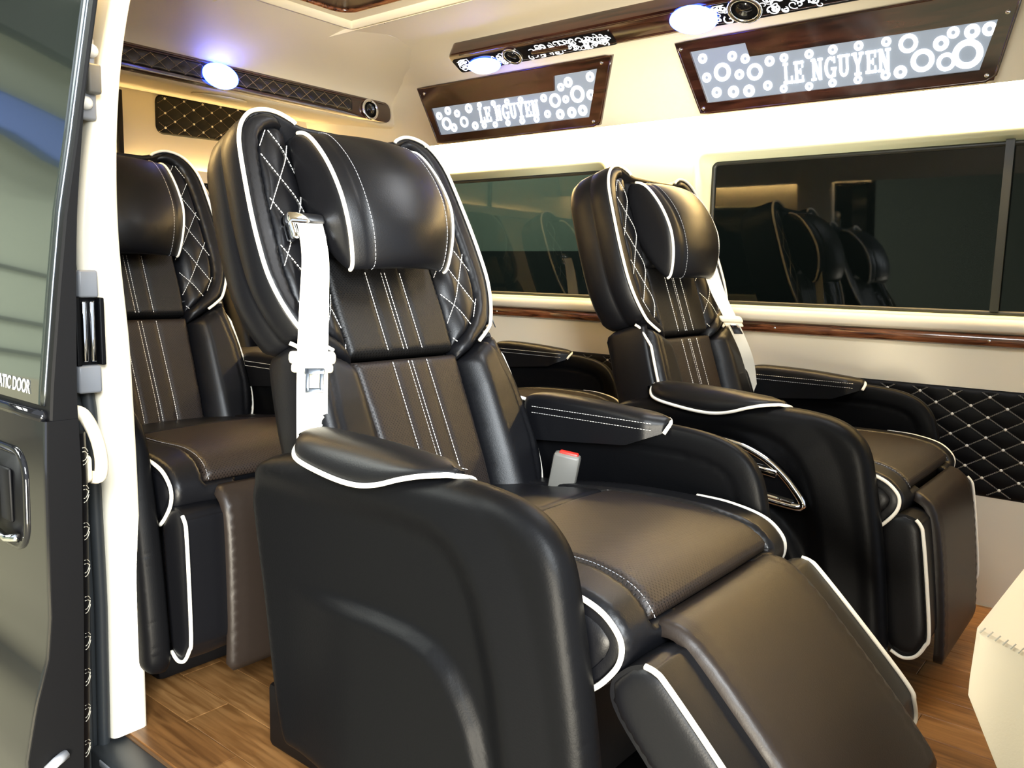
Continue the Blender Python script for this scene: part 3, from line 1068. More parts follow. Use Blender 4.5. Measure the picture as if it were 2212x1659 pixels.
# piping
pu = [BK(p[0], p[1], 0.012) for p in catmull([(0.180, 0.349), (0.210, 0.368)] + UP + [(0.118, 0.772)], 6)]
P_('piping', tube(pu, 0.0036, 8), 'pipe')
plow = [BK(p[0], p[1], -0.016 + 0.026 * min(1, (0.375 - p[1]) / 0.06)) for p in catmull([(0.238, 0.376)] + LO, 6)]
P_('lower_piping', tube(plow, 0.0034, 8), 'pipe')

# headrest
hp_ = [(.021, .743), (.05, .722), (.073, .665), (.083, .60), (.080, .54), (.066, .497), (.05, .483), (.032, .496), (.012, .53), (-.006, .59), (-.010, .66), (.0, .73)]
hprof = catmull(hp_, 6, True)


def head_ring(wv, scale=1.0, edge=1.0):
    wv = wv * 0.93
    b = max(0.0, 1 - (abs(wv) / 0.14) ** 2)
    fr = np.clip((hprof[:, 0] + 0.005) / 0.085, 0, 1)
    d = hprof[:, 0] + 0.040 * b * fr
    s = hprof[:, 1] - 0.012 * b * np.clip((0.56 - hprof[:, 1]) / 0.08, 0, 1)
    cd, cs_ = 0.04, 0.61
    d = cd + (d - cd) * scale
    s = cs_ + (s - cs_) * scale
    for g in (-0.102, 0.102):
        d = d - 0.003 * math.exp(-((wv - g) / 0.004) ** 2) * fr
    lowk = np.clip((0.60 - s) / 0.12, 0, 1)
    wt = wv * (1.0 - 0.13 * lowk ** 1.5) - 0.004
    d = d - 0.022 * lowk ** 1.5 * fr * (abs(wv) / 0.13) ** 2
    return BK(wt, s, d)


ws_ = [(-0.147, 0.55), (-0.1465, 0.80), (-0.145, 0.93), (-0.142, 0.985), (-0.138, 1.0)] + [(x, 1.0) for x in np.linspace(-0.128, 0.128, 42)] + [(0.138, 1.0), (0.142, 0.985), (0.145, 0.93), (0.1465, 0.80), (0.147, 0.55)]
P_('headrest', loft([head_ring(a, b) for a, b in ws_]), 'leather')
hpp = []
for sg in (-1, 1):
    r = head_ring(sg * 0.1405, 1.0)
    hpp.append(tube(r[1:38], 0.0036, 8))
P_('headrest_piping', hpp[0], 'pipe')
P_('headrest_piping_b', hpp[1], 'pipe')
hst = []
for sg in (-1, 1):
    r = head_ring(sg * 0.102, 1.012)
    hst.append(dashes(r[2:38], 0.005, 0.002, 0.0006))
P_('headrest_stitching', join(*hst), 'mid_grey', False, False)

# cushion
cp_ = [(-.20, .450), (-.08, .462), (.05, .478), (.20, .482), (.26, .478), (.305, .467), (.331, .448), (.341, .428), (.3365, .403), (.316, .375), (.295, .356)]
cprof = resample(catmull(cp_, 10), 0.004)
_cs = np.concatenate([[0], np.cumsum(np.linalg.norm(np.diff(cprof, axis=0), axis=1))])
CT = _cs[-1]
_ct = np.gradient(cprof, axis=0)
_ct /= np.linalg.norm(_ct, axis=1)[:, None]
_cn = np.stack([-_ct[:, 1], _ct[:, 0]], 1)
t_of_x = lambda x: float(np.interp(x, cprof[:int(np.argmax(cprof[:, 0])), 0], _cs[:int(np.argmax(cprof[:, 0]))]))


def CU(yv, t, h):
    yv, t, h = np.broadcast_arrays(np.asarray(yv, float), np.asarray(t, float), np.asarray(h, float))
    crown = 0.010 * (1 - (yv / 0.25) ** 2) - 0.010
    px = np.interp(t, _cs, cprof[:, 0]) + (h + crown) * np.interp(t, _cs, _cn[:, 0])
    pz_ = np.interp(t, _cs, cprof[:, 1]) + (h + crown) * np.interp(t, _cs, _cn[:, 1])
    return np.stack([px, yv, pz_], -1)


bot = np.array([(.26, .345), (-.20, .345)])
rr_ = []
for yv, ins in ((-0.244, 0.0), (-0.1, 0), (0.1, 0), (0.244, 0.0)):
    tt = np.linspace(0, CT, 50)
    top = CU(np.full(50, yv), tt, np.full(50, -0.010 - ins))
    rr_.append(np.vstack([top, [(bot[0][0] - ins, yv, bot[0][1]), (bot[1][0], yv, bot[1][1])]]))
P_('cushion', loft(rr_), 'leather_side', angle=60)
_sp = CU(np.full(40, 0.25), np.linspace(0, CT, 40), np.full(40, -0.004))
P_('cushion_side', puffed([(p[0], p[2]) for p in _sp] + [tuple(b) for b in bot], lambda u, v, h: np.stack([u, 0.238 + h, v], 1), 0.012, 0.03, 0.010, 0.004), 'leather')
tn = t_of_x(0.331) + 0.012
tm = t_of_x(0.05)
ins_poly = [(-0.168, tm), (0.168, tm), (0.176, t_of_x(0.15)), (0.170, t_of_x(0.25)), (0.182, tn), (-0.182, tn), (-0.170, t_of_x(0.25)), (-0.176, t_of_x(0.15))]
ins_s = resample(ins_poly, 0.01, True)
P_('cushion_insert', puffed(ins_s, CU, 0.010, 0.011, 0.008, 0.012), 'perf')
rear_poly = [(-0.17, 0.01), (0.17, 0.01), (0.168, tm - 0.001), (-0.168, tm - 0.001)]
P_('cushion_rear', puffed(rear_poly, CU, 0.009, 0.012, 0.010, 0.012), 'leather')
side_poly = [(0.170, 0.01), (0.246, 0.01), (0.246, CT - 0.004), (0.12, CT - 0.004), (0.12, tn + 0.002), (0.184, tn + 0.001), (0.172, t_of_x(0.25)), (0.178, t_of_x(0.15)), (0.170, tm)]
P_('cushion_bolster', puffed(side_poly, CU, 0.011, 0.012, 0.007, 0.012), 'leather')
cpp = []
for sg in (-1, 1):
    tt = np.linspace(t_of_x(0.18), CT, 60)
    cpp.append(tube(CU(np.full(60, sg * 0.2500), tt, np.full(60, 0.0075)), 0.0036, 8))
P_('cushion_piping', cpp[0], 'pipe')
P_('cushion_piping_b', cpp[1], 'pipe')
cst = []
for sg in (-1, 1):
    q = np.array([(sg * 0.166, tm), (sg * 0.172, t_of_x(0.15)), (sg * 0.166, t_of_x(0.25)), (sg * 0.176, tn)])
    q = catmull(q, 12)
    cst.append(dashes(CU(q[:, 0], q[:, 1], np.full(len(q), 0.0075)), 0.004, 0.002, 0.0005))
P_('cushion_stitching', join(*cst), 'mid_grey', False, False)

# footrest, modelled hanging straight down from its hinge (x forward, z down)
fp = [(.024, -.006), (.034, -.016), (.039, -.032), (.040, -.12), (.038, -.235), (.030, -.262), (.012, -.286), (-.012, -.292), (-.034, -.280), (-.046, -.25), (-.05, -.15), (-.048, -.04), (-.03, -.005), (0.0, 0.0)]
fprof = catmull(fp, 5, True)


def foot_ring(yv, ins):
    P = offset_poly(ccw(fprof), -ins)
    return [(p[0], yv, p[1]) for p in P]


def foot_block(y0, y1):
    st_ = []
    n = 6
    for i in range(n):
        t = i / (n - 1)
        st_.append((y0 + 0.018 * t, 0.016 * (1 - math.sqrt(max(1 - (1 - t) ** 2, 0)))))
    mid = [(y, 0.0) for y in np.linspace(y0 + 0.03, y1 - 0.03, 3)]
    en = [(y1 - (a - y0), b) for a, b in st_[::-1]]
    return loft([foot_ring(a, b) for a, b in st_ + mid + en])


P_('footrest', foot_block(-0.162, 0.162), 'leather_side')
P_('side_pad', loft([foot_ring(0.152, 0.004), foot_ring(0.160, 0.0), foot_ring(0.20, -0.0015), foot_ring(0.2445, 0.0)]), 'leather', angle=60)
P_('side_pad_face', puffed(fprof, lambda u, v, h: np.stack([u, 0.240 + h, v], 1), 0.010, 0.025, 0.008, 0.003), 'leather')
fl_ = [(.010, .030), (.028, .019), (.043, .002), (.051, -.03), (.054, -.08), (.053, -.16), (.050, -.24), (.045, -.30), (.040, -.33)]
flp = resample(catmull(fl_, 8), 0.004)
_fs = np.concatenate([[0], np.cumsum(np.linalg.norm(np.diff(flp, axis=0), axis=1))])
_ft = np.gradient(flp, axis=0)
_ft /= np.linalg.norm(_ft, axis=1)[:, None]
_fn = np.stack([-_ft[:, 1], _ft[:, 0]], 1)
FT = _fs[-1]


def FL(yv, t, h):
    yv, t, h = np.broadcast_arrays(np.asarray(yv, float), np.asarray(t, float), np.asarray(h, float))
    return np.stack([np.interp(t, _fs, flp[:, 0]) + h * np.interp(t, _fs, _fn[:, 0]), yv,
                     np.interp(t, _fs, flp[:, 1]) + h * np.interp(t, _fs, _fn[:, 1])], -1)


fpoly = rrect(-0.172, 0.172, 0.0, FT, 0.012)
P_('footrest_flap', puffed(fpoly, FL, 0.003, 0.005, 0.012, 0.016, lambda u, v, d: -0.003 * np.exp(-((d - 0.018) / 0.003) ** 2)), 'brown')
fpp = ccw(fprof)
k0 = int(np.argmin(np.hypot(fpp[:, 0] - 0.024, fpp[:, 1] + 0.006)))
seqs = []
for sg in (-1, 1):
    q = [(p[0], sg * 0.2475, p[1]) for p in catmull([(.030, -.010), (.038, -.022), (.041, -.04), (.042, -.12), (.040, -.238), (.031, -.264), (.012, -.288), (-.012, -.294), (-.034, -.282)], 6)]
    seqs.append(tube(q, 0.0036, 8))
P_('footrest_piping', seqs[0], 'pipe')
P_('footrest_piping_b', seqs[1], 'pipe')

# arm shells
SH = [(-.285, .2), (-.306, .33), (-.326, .437), (-.333, .490), (-.318, .530), (-.285, .558), (-.22, .575), (-.1, .588), (.0, .592), (.10, .592), (.16, .589), (.213, .580), (.255, .559), (.284, .519), (.303, .436), (.322, .335), (.336, .23), (.345, .13), (.335, .095), (.30, .088), (0.0, .088), (-.21, .088), (-.258, .10)]
SHs = ccw(resample(catmull(SH, 6, True), 0.010, True))
relief = np.array([(-.40, .365), (-.224, .370), (-.169, .371), (-.092, .377), (-.02, .380), (.046, .378), (.092, .368), (.124, .348), (.147, .322), (.167, .288), (.183, .241), (.196, .17), (.204, .03), (-.40, .03)])
top_band = np.array([(-.5, .552), (-.278, .552), (-.167, .549), (-.04, .551), (.02, .552), (.085, .546), (.124, .531), (.158, .50), (.181, .461), (.196, .414), (.212, .357), (.229, .261), (.245, .12), (.25, .0), (-.5, .0)])


def shell_geo():
    pts, tris, loop = cdt(SHs, 0.008, (0.0015, 0.004, 0.008, 0.014, 0.021))
    d = edge_dist(pts[loop], pts)
    k = 1 - np.minimum(d / 0.022, 1)
    k = 1 - np.minimum(d / 0.028, 1)
    rim = 0.026 * (1 - np.sqrt(np.maximum(1 - k * k, 0)))
    # broad bevel between rim and crease
    dc = edge_dist(top_band, pts)
    inn = inside(top_band, pts)
    si = np.clip(dc / 0.045, 0, 1)
    yo = np.where(inn, 0.303 + 0.014 * (1 - si * si * (3 - 2 * si)), 0.317 - 0.17 * np.minimum(dc, 0.06)) - rim
    dr = edge_dist(relief, pts)
    sd = np.where(inside(relief, pts), dr, -dr)
    stp = np.clip(sd / 0.024 + 0.5, 0, 1)
    fx = np.clip((pts[:, 0] + 0.23) / 0.18, 0, 1)
    yo += 0.017 * stp * stp * (3 - 2 * stp) * fx * fx * (3 - 2 * fx)
    yi = 0.258 + 0.010 * (1 - np.sqrt(np.maximum(1 - k * k, 0))) + 0.004 * np.exp(-((d - 0.045) / 0.004) ** 2) + np.where(d > 0.045, 0.004, 0)
    n = len(pts)
    V = np.vstack([np.stack([pts[:, 0], -yo, pts[:, 1]], 1), np.stack([pts[:, 0], -yi, pts[:, 1]], 1)])
    F = [t for t in tris] + [[i + n for i in t][::-1] for t in tris]
    m = len(loop)
    for i in range(m):
        a, b = loop[i], loop[(i + 1) % m]
        F.append([b, a, a + n, b + n])
    return V, F


sg_ = shell_geo()
P_('arm_shell', sg_, 'leather_side')
P_('arm_shell_mirror', mirror_y(sg_), 'leather_side')

# arm pads: saddle over the shell, draped outside
xs_ = np.linspace(-0.217, 0.100, 42)


_tk = catmull([(0, 0.606), (0.05, 0.614), (0.14, 0.619), (0.35, 0.619), (0.6, 0.616), (0.85, 0.610), (1.0, 0.605)], 8)
_yk = catmull([(0, -0.272), (0.03, -0.293), (0.08, -0.312), (0.17, -0.325), (0.35, -0.329), (0.6, -0.328), (0.8, -0.322), (0.92, -0.310), (1.0, -0.290)], 8)
_zk = catmull([(0, 0.600), (0.03, 0.592), (0.08, 0.584), (0.2, 0.577), (0.43, 0.568), (0.58, 0.567), (0.70, 0.574), (0.82, 0.587), (0.92, 0.595), (1.0, 0.597)], 8)


def pad_section(x):
    t = (x - xs_[0]) / (xs_[-1] - xs_[0])
    zt = float(np.interp(t, _tk[:, 0], _tk[:, 1]))
    zo = float(np.interp(t, _zk[:, 0], _zk[:, 1]))
    zi = float(np.interp(t, [0, 0.06, 0.8, 1.0], [0.54, 0.525, 0.548, 0.575]))
    yo = float(np.interp(t, _yk[:, 0], _yk[:, 1]))
    yi = float(np.interp(t, [0, 0.05, 0.9, 1.0], [-0.262, -0.245, -0.240, -0.258]))
    hh_ = zt - zo
    sec = [(yi, zi), (yi - 0.002, (zi + zt) / 2), (yi - 0.002, zt - 0.014), (yi - 0.008, zt - 0.004), (yi - 0.022, zt), (-0.27 + 0.3 * (yo + 0.27), zt), (yo + 0.35 * (-0.268 - yo), zt - 0.10 * hh_), (yo + 0.10 * (-0.268 - yo), zt - 0.38 * hh_), (yo, zt - 0.72 * hh_), (yo + 0.001, zo), (yo + 0.004, zo - 0.003), (-0.268, zo - 0.004), (-0.26, zi)]
    return np.array([(x, p[0], p[1]) for p in sec]), (x, yo - 0.001, zo)


secs, edge_path = [], []
for x in xs_:
    s_, e_ = pad_section(x)
    secs.append(s_)
    edge_path.append(e_)
first, last = secs[0].copy(), secs[-1].copy()
cf, cl_ = first.mean(0), last.mean(0)
cap0 = cf + (first - cf) * 0.75 + np.array([-0.008, 0, 0])
cap1 = cl_ + (last - cl_) * 0.75 + np.array([0.006, 0, 0])
padg = loft([cap0] + secs + [cap1])
P_('arm_pad', padg, 'leather', angle=70)
P_('arm_pad_mirror', mirror_y(padg), 'leather', angle=70)
ep = [(xs_[0] - 0.002, -0.255, 0.606)] + edge_path + [(xs_[-1] + 0.010, -0.274, 0.5935), (xs_[-1] + 0.013, -0.258, 0.588), (xs_[-1] + 0.010, -0.250, 0.578)]
ppg = tube(catmull(ep, 3), 0.0036, 8)
P_('pad_piping', ppg, 'pipe')
P_('pad_piping_mirror', mirror_y(ppg), 'pipe')
psg = join(*[dashes([(x, -0.2415 - 0.0006, 0.606 - dzz) for x in np.linspace(-0.18, 0.09, 40)], 0.004, 0.002, 0.00045) for dzz in (0.012, 0.024)])
P_('pad_stitching', psg, 'thread', False, False)
P_('pad_stitching_mirror', mirror_y(psg), 'thread', False, False)

# base
P_('pedestal', join(box(-0.36, 0.20, -0.215, 0.215, 0.0, 0.05, 0.012), box(-0.24, 0.16, -0.20, 0.20, 0.05, 0.35, 0.015)), 'matte_black', angle=40)
P_('rail_cover', box(-0.40, 0.10, -0.225, -0.195, 0.0, 0.12, 0.01), 'matte_black', angle=40)

# belt of the left shoulder (camera side): webbing, guide, slider, latch plate
bp_top = BK(-0.168, 0.572, 0.032)
wpath = np.array([bp_top + OB, (-0.322, -0.172, 0.875), (-0.285, -0.203, 0.80), (-0.247, -0.236, 0.715), (-0.226, -0.254, 0.607), (-0.222, -0.256, 0.50)])
wpath = catmull(wpath, 6)
tdir = [np.array([0.10, 1.0, 0.0]), np.array([0.76, 0.62, 0.0])]
V, F = [], []
nW = len(wpath)
for i, p in enumerate(wpath):
    t = i / (nW - 1)
    k = min(1, t * 1.1)
    dr = tdir[0] * (1 - k) + tdir[1] * k
    dr /= np.linalg.norm(dr)
    hw = 0.0235
    nb_ = np.cross(dr, [0, 0, 1.0])
    for a, b in ((-1, -1), (1, -1), (1, 1), (-1, 1)):
        V.append(p - OB + dr * hw * a + nb_ * 0.0006 * b)
    if i:
        n0 = 4 * (i - 1)
        for a in range(4):
            b = (a + 1) % 4
            F.append([n0 + a, n0 + b, n0 + 4 + b, n0 + 4 + a])
beltg = (V, F)


def oriented_box(c, ax, ay, az, sx, sy, sz, bev=0.003):
    V, F = box(-sx / 2, sx / 2, -sy / 2, sy / 2, -sz / 2, sz / 2, bev)
    ax, ay, az = [np.array(a, float) / np.linalg.norm(a) for a in (ax, ay, az)]
    return [tuple(np.array(c) + v[0] * ax + v[1] * ay + v[2] * az) for v in V], F


gax = np.array([0, 1.0, 0])
gup = BK(0, 1, 0)
gn = BK(0, 0, 1)
gc = BK(-0.175, 0.575, 0.022)
guideg = join(oriented_box(gc, gax, gup, gn, 0.074, 0.020, 0.030, 0.006), oriented_box(gc + gup * -0.018 + gax * -0.028, gax, gup, gn, 0.014, 0.036, 0.022, 0.005), oriented_box(gc + gup * -0.018 + gax * 0.030, gax, gup, gn, 0.012, 0.036, 0.022, 0.005))
di = np.array([0.70, 0.70, 0.0])
di /= np.linalg.norm(di)
dn_ = np.array([0.70, -0.70, 0.10])
dn_ /= np.linalg.norm(dn_)
iz = int(np.argmin(np.abs(wpath[:, 2] - 0.715)))
sc = wpath[iz] - OB
wd = wpath[iz - 3] - wpath[iz + 3]
wd /= np.linalg.norm(wd)
sliderg = join(oriented_box(sc + dn_ * 0.003, di, wd, np.cross(di, wd), 0.072, 0.020, 0.016, 0.006), oriented_box(sc - wd * 0.017 + dn_ * 0.002, di, wd, np.cross(di, wd), 0.064, 0.014, 0.011, 0.004))
pc = sc - wd * 0.036 + dn_ * 0.019 + di * 0.006
lx = np.cross(di, wd)
latchg = join(oriented_box(pc + di * -0.0105, di, wd, lx, 0.006, 0.036, 0.003, 0.001), oriented_box(pc + di * 0.0105, di, wd, lx, 0.006, 0.036, 0.003, 0.001), oriented_box(pc - wd * 0.016, di, wd, lx, 0.027, 0.008, 0.003, 0.001), oriented_box(pc + wd * 0.014, di, wd, lx, 0.030, 0.010, 0.003, 0.001))
for nm, g, m in (('seat_belt', beltg, 'web'), ('belt_guide', guideg, 'chrome'), ('belt_slider', sliderg, 'cream_plastic'), ('latch_plate', latchg, 'satin_steel')):
    P_(nm, g, m, angle=45)
    P_(nm + '_mirror', mirror_y(g), m, angle=45)
# belt of the window-side seat: turned the other way so that its strap lies over the far wing
wpb = catmull([(-.268, .088, .905), (-.246, .116, .822), (-.222, .156, .749), (-.194, .212, .648), (-.186, .240, .565), (-.180, .250, .49)], 6)
V, F = [], []
for i, p in enumerate(wpb):
    dr = np.array([0.85, 0.5, 0.0])
    dr /= np.linalg.norm(dr)
    nb_ = np.cross(dr, [0, 0, 1.0])
    for a, b in ((-1, -1), (1, -1), (1, 1), (-1, 1)):
        V.append(p - OB + dr * (0.020 - 0.008 * i / len(wpb)) * a + nb_ * 0.0006 * b)
    if i:
        n0 = 4 * (i - 1)
        F += [[n0 + a, n0 + (a + 1) % 4, n0 + 4 + (a + 1) % 4, n0 + 4 + a] for a in range(4)]
P_('seat_belt_far', (V, F), 'web', angle=45)
_d = np.array([0.85, 0.5, 0.0]) / np.linalg.norm([0.85, 0.5, 0.0])
_n = np.array([0.5, -0.85, 0.1])
_s = wpb[12] - OB
_w = (wpb[9] - wpb[15]) / np.linalg.norm(wpb[9] - wpb[15])
P_('belt_slider_far', join(oriented_box(_s + _n * 0.003, _d, _w, np.cross(_d, _w), 0.06, 0.020, 0.016, 0.006), oriented_box(_s - _w * 0.017 + _n * 0.002, _d, _w, np.cross(_d, _w), 0.05, 0.014, 0.011, 0.004)), 'cream_plastic', angle=45)
P_('latch_plate_far', oriented_box(_s - _w * 0.034 + _n * 0.012, _d, _w, np.cross(_d, _w), 0.024, 0.03, 0.003, 0.001), 'chrome', angle=45)
P_('belt_guide_far', oriented_box(wpb[0] - OB + _w * 0.004, (0, 1, 0), _w, np.cross((0, 1, 0), _w), 0.06, 0.020, 0.026, 0.006), 'chrome', angle=45)
# buckle on the other side
bc = np.array([-0.062, 0.190, 0.478])
bu = np.array([0.18, 0.02, 1.0])
bu /= np.linalg.norm(bu)
bx_ = np.array([0.9, 0.45, -0.16])
bx_ /= np.linalg.norm(bx_)
by_ = np.cross(bu, bx_)
bg = oriented_box(bc, bx_, by_, bu, 0.050, 0.026, 0.098, 0.006)
rg = oriented_box(bc + bu * 0.0465 + bx_ * 0.002, bx_, by_, bu, 0.036, 0.015, 0.012, 0.003)
for nm, g, m in (('buckle', bg, 'grey_plastic'), ('buckle_button', rg, 'red')):
    P_(nm, g, m, angle=45)
    P_(nm + '_mirror', mirror_y(g), m, angle=45)
# control panel on the aisle side (+y), mirrored for the seats on the far side
cpan = catmull([(-.118, .455), (-.114, .498), (-.09, .509), (-.055, .512), (.0, .509), (.045, .500), (.09, .481), (.127, .454), (.155, .425), (.172, .402), (.166, .393), (.13, .394), (.06, .400), (-.03, .402), (-.105, .405)], 5, True)
cpan = ccw(resample(cpan, 0.008, True))
pm_ = lambda u, v, h: np.stack([u, 0.309 + h, v], 1)
panelg = prism(cpan, pm_, 0.0, 0.0085)
frameg = tube([(p[0], 0.3190, p[1]) for p in cpan], 0.0085, 10, True)
swgs = [oriented_box((0.088, 0.3245, 0.459), (1, 0, -0.12), (0, 1, 0), (0.12, 0, 1), 0.056, 0.012, 0.016, 0.003), oriented_box((0.028, 0.3245, 0.478), (0.3, 0, 1), (0, 1, 0), (1, 0, -0.3), 0.034, 0.012, 0.010, 0.003), oriented_box((-0.03, 0.3235, 0.465), (1, 0, 0), (0, 1, 0), (0, 0, 1), 0.03, 0.010, 0.012, 0.003)]
silg = tube(catmull([(0.03, 0.3215, .405), (0.09, 0.3215, .4065), (0.15, 0.3215, .4005)], 6), 0.005, 8)
for nm, g, m in (('control_panel', panelg, 'gloss_black'), ('chrome_frame', frameg, 'chrome'), ('seat_switch', swgs[0], 'chrome'), ('backrest_switch', swgs[1], 'mid_grey'), ('massage_switch', swgs[2], 'mid_grey'), ('chrome_sill', silg, 'chrome')):
    P_(nm, g, m, angle=45)
    P_(nm + '_mirror', mirror_y(g), m, angle=45)


def mirrored(name):
    """Mirror image across the seat's middle as new mesh data."""
    me = PARTS[name].copy()
    co = np.empty(len(me.vertices) * 3, dtype=np.float32)
    me.vertices.foreach_get('co', co)
    co = co.reshape(-1, 3)
    co[:, 1] *= -1
    me.vertices.foreach_set('co', co.ravel())
    me.flip_normals()
    PARTS[name + '_mirror'] = me


for nm in ('wing_border', 'quilted_inlay', 'stitching', 'bolster', 'piping', 'lower_piping', 'cushion_bolster', 'side_pad', 'side_pad_face', 'cushion_side'):
    mirrored(nm)

HINGE = (0.34, 0.0, 0.40)


def seat(loc, belt_left, foot_deg, up_deg, label, yaw=0.0, back_scale=1.0, back_dx=0.0, far_belt=False, buckle=True):
    r = empty('captain_seat', loc, label, 'seat', 'quilted black leather captain seats', yaw)
    A = lambda nm, parent, pname=None, lab=None, k=None, at=None: link(pname or nm, PARTS[nm], parent, k, lab, at or (0, 0, 0))
    A('pedestal', r)
    A('rail_cover', r)
    cu_ = A('cushion', r)
    A('cushion_insert', cu_, lab='brown perforated leather insert')
    A('cushion_rear', cu_)
    A('cushion_bolster', cu_)
    A('cushion_bolster_mirror', cu_, 'cushion_bolster')
    A('cushion_piping', cu_, lab='cream piping')
    A('cushion_piping_b', cu_, 'cushion_piping', 'cream piping')
    A('cushion_stitching', cu_, k='stuff')
    for sfx in ('', '_mirror'):
        A('arm_shell' + sfx, r, 'arm_shell')
        pd = A('arm_pad' + sfx, r, 'arm_pad')
        A('pad_piping' + sfx, pd, 'pad_piping', 'cream piping')
        A('pad_stitching' + sfx, pd, 'pad_stitching', k='stuff')
    ob_ = (OB[0] + back_dx, OB[1], OB[2])
    bk = A('backrest', r, at=ob_)
    hd = A('headrest', r, at=ob_)
    rot = (0, math.radians(up_deg), 0)
    bk.rotation_euler = rot
    hd.rotation_euler = rot
    bk.scale = (1, 1, back_scale)
    hd.scale = (1, 1, back_scale)
    for nm in ('lower_back', 'top_panel'):
        A(nm, bk)
    A('upper_panel', bk)
    A('lower_panel', bk, lab='brown perforated leather panel')
    A('centre_stitching', bk, k='stuff')
    for sfx in ('', '_mirror'):
        A('wing_border' + sfx, bk, 'wing_border')
        A('quilted_inlay' + sfx, bk, 'quilted_inlay')
        A('stitching' + sfx, bk, 'stitching', k='stuff')
        A('bolster' + sfx, bk, 'bolster')
        A('piping' + sfx, bk, 'piping', 'cream piping')
        A('lower_piping' + sfx, bk, 'lower_piping', 'cream piping')
    A('headrest_piping', hd, lab='cream piping')
    A('headrest_piping_b', hd, 'headrest_piping', 'cream piping')
    A('headrest_stitching', hd, k='stuff')
    ft = A('footrest', r, at=HINGE)
    ft.rotation_euler = (0, -math.radians(foot_deg), 0)
    A('footrest_flap', ft, lab='brown leather flap')
    for sfx in ('', '_mirror'):
        A('side_pad' + sfx, ft, 'side_pad')
        A('side_pad_face' + sfx, ft, 'side_pad_face')
        A('cushion_side' + sfx, cu_, 'cushion_side')
    A('footrest_piping', ft, lab='cream piping')
    A('footrest_piping_b', ft, 'footrest_piping', 'cream piping')
    sfx = '' if belt_left else '_mirror'
    bs = '_far' if far_belt else sfx
    b = A('seat_belt' + bs, r, 'seat_belt', 'cream belt webbing', at=tuple(OB))
    if not far_belt:
        b.rotation_euler = rot
    for nm, lb in (('belt_guide', 'shiny belt guide'), ('belt_slider', 'cream plastic slider'), ('latch_plate', 'bright metal tongue')):
        A(nm + bs, b, nm, lb)
    if buckle:
        bu_ = A('buckle' + sfx, r, 'buckle', 'grey belt buckle')
        A('buckle_button' + sfx, bu_, 'buckle_button', 'red release button')
    cpn = A('control_panel' + sfx, r, 'control_panel')
    A('chrome_frame' + sfx, cpn, 'chrome_frame', 'chrome frame')
    for nm in ('seat_switch', 'backrest_switch', 'massage_switch'):
        A(nm + sfx, cpn, 'seat_switch')
    A('chrome_sill' + sfx, cpn, 'chrome_sill')
    return r


SX, SY = -0.80, 1.033
seat((SX, SY, 0), True, 45, 0, 'black leather captain seat nearest the camera, footrest raised, belt on its near shoulder')
seat((SX + 0.063, SY + 0.945, -0.004), False, 8, 6.0, 'black leather captain seat beside the wide window, with chrome-framed controls on its arm', back_scale=0.975, back_dx=-0.022, far_belt=True)
seat((SX - 0.88, SY + 0.945, 0.0), False, 4, 0, 'black captain seat behind the window-side seat, mostly hidden, lit golden on its cushion')
seat((SX - 0.93, SY - 0.04, 0.015), True, 2, 3.5, 'black leather captain seat partly hidden by the cream pillar at left', buckle=False)
seat((SX - 1.80, SY + 0.60, 0.09), False, 2, 0, 'black quilted seat in the last row, only one shoulder seen behind the others', buckle=False)

# ------------------------------------------------------------------ lit side panels
pp0 = np.array([0, 2.345, 1.35])
pdv = np.array([0, -0.07, 0.195])
pdv /= np.linalg.norm(pdv)
pnn = np.array([0, -pdv[2], pdv[1]])            # towards the cabin
PM = lambda u, v, h: np.stack([u, pp0[1] + v * pdv[1] + h * pnn[1], pp0[2] + v * pdv[2] + h * pnn[2]], 1)


def _bar(x0, x1, y0, y1):
    return [(x0, y0), (x1, y0), (x1, y1), (x0, y1)]


def _arc(cx, cy, rx, ry, a0, a1, tx_, ty_, n=10):
    out = []
    for i in range(n):
        a, b = math.radians(a0 + (a1 - a0) * i / n), math.radians(a0 + (a1 - a0) * (i + 1) / n)
        out.append([(cx + rx * math.cos(a), cy + ry * math.sin(a)), (cx + rx * math.cos(b), cy + ry * math.sin(b)),
                    (cx + (rx - tx_) * math.cos(b), cy + (ry - ty_) * math.sin(b)), (cx + (rx - tx_) * math.cos(a), cy + (ry - ty_) * math.sin(a))])
    return out


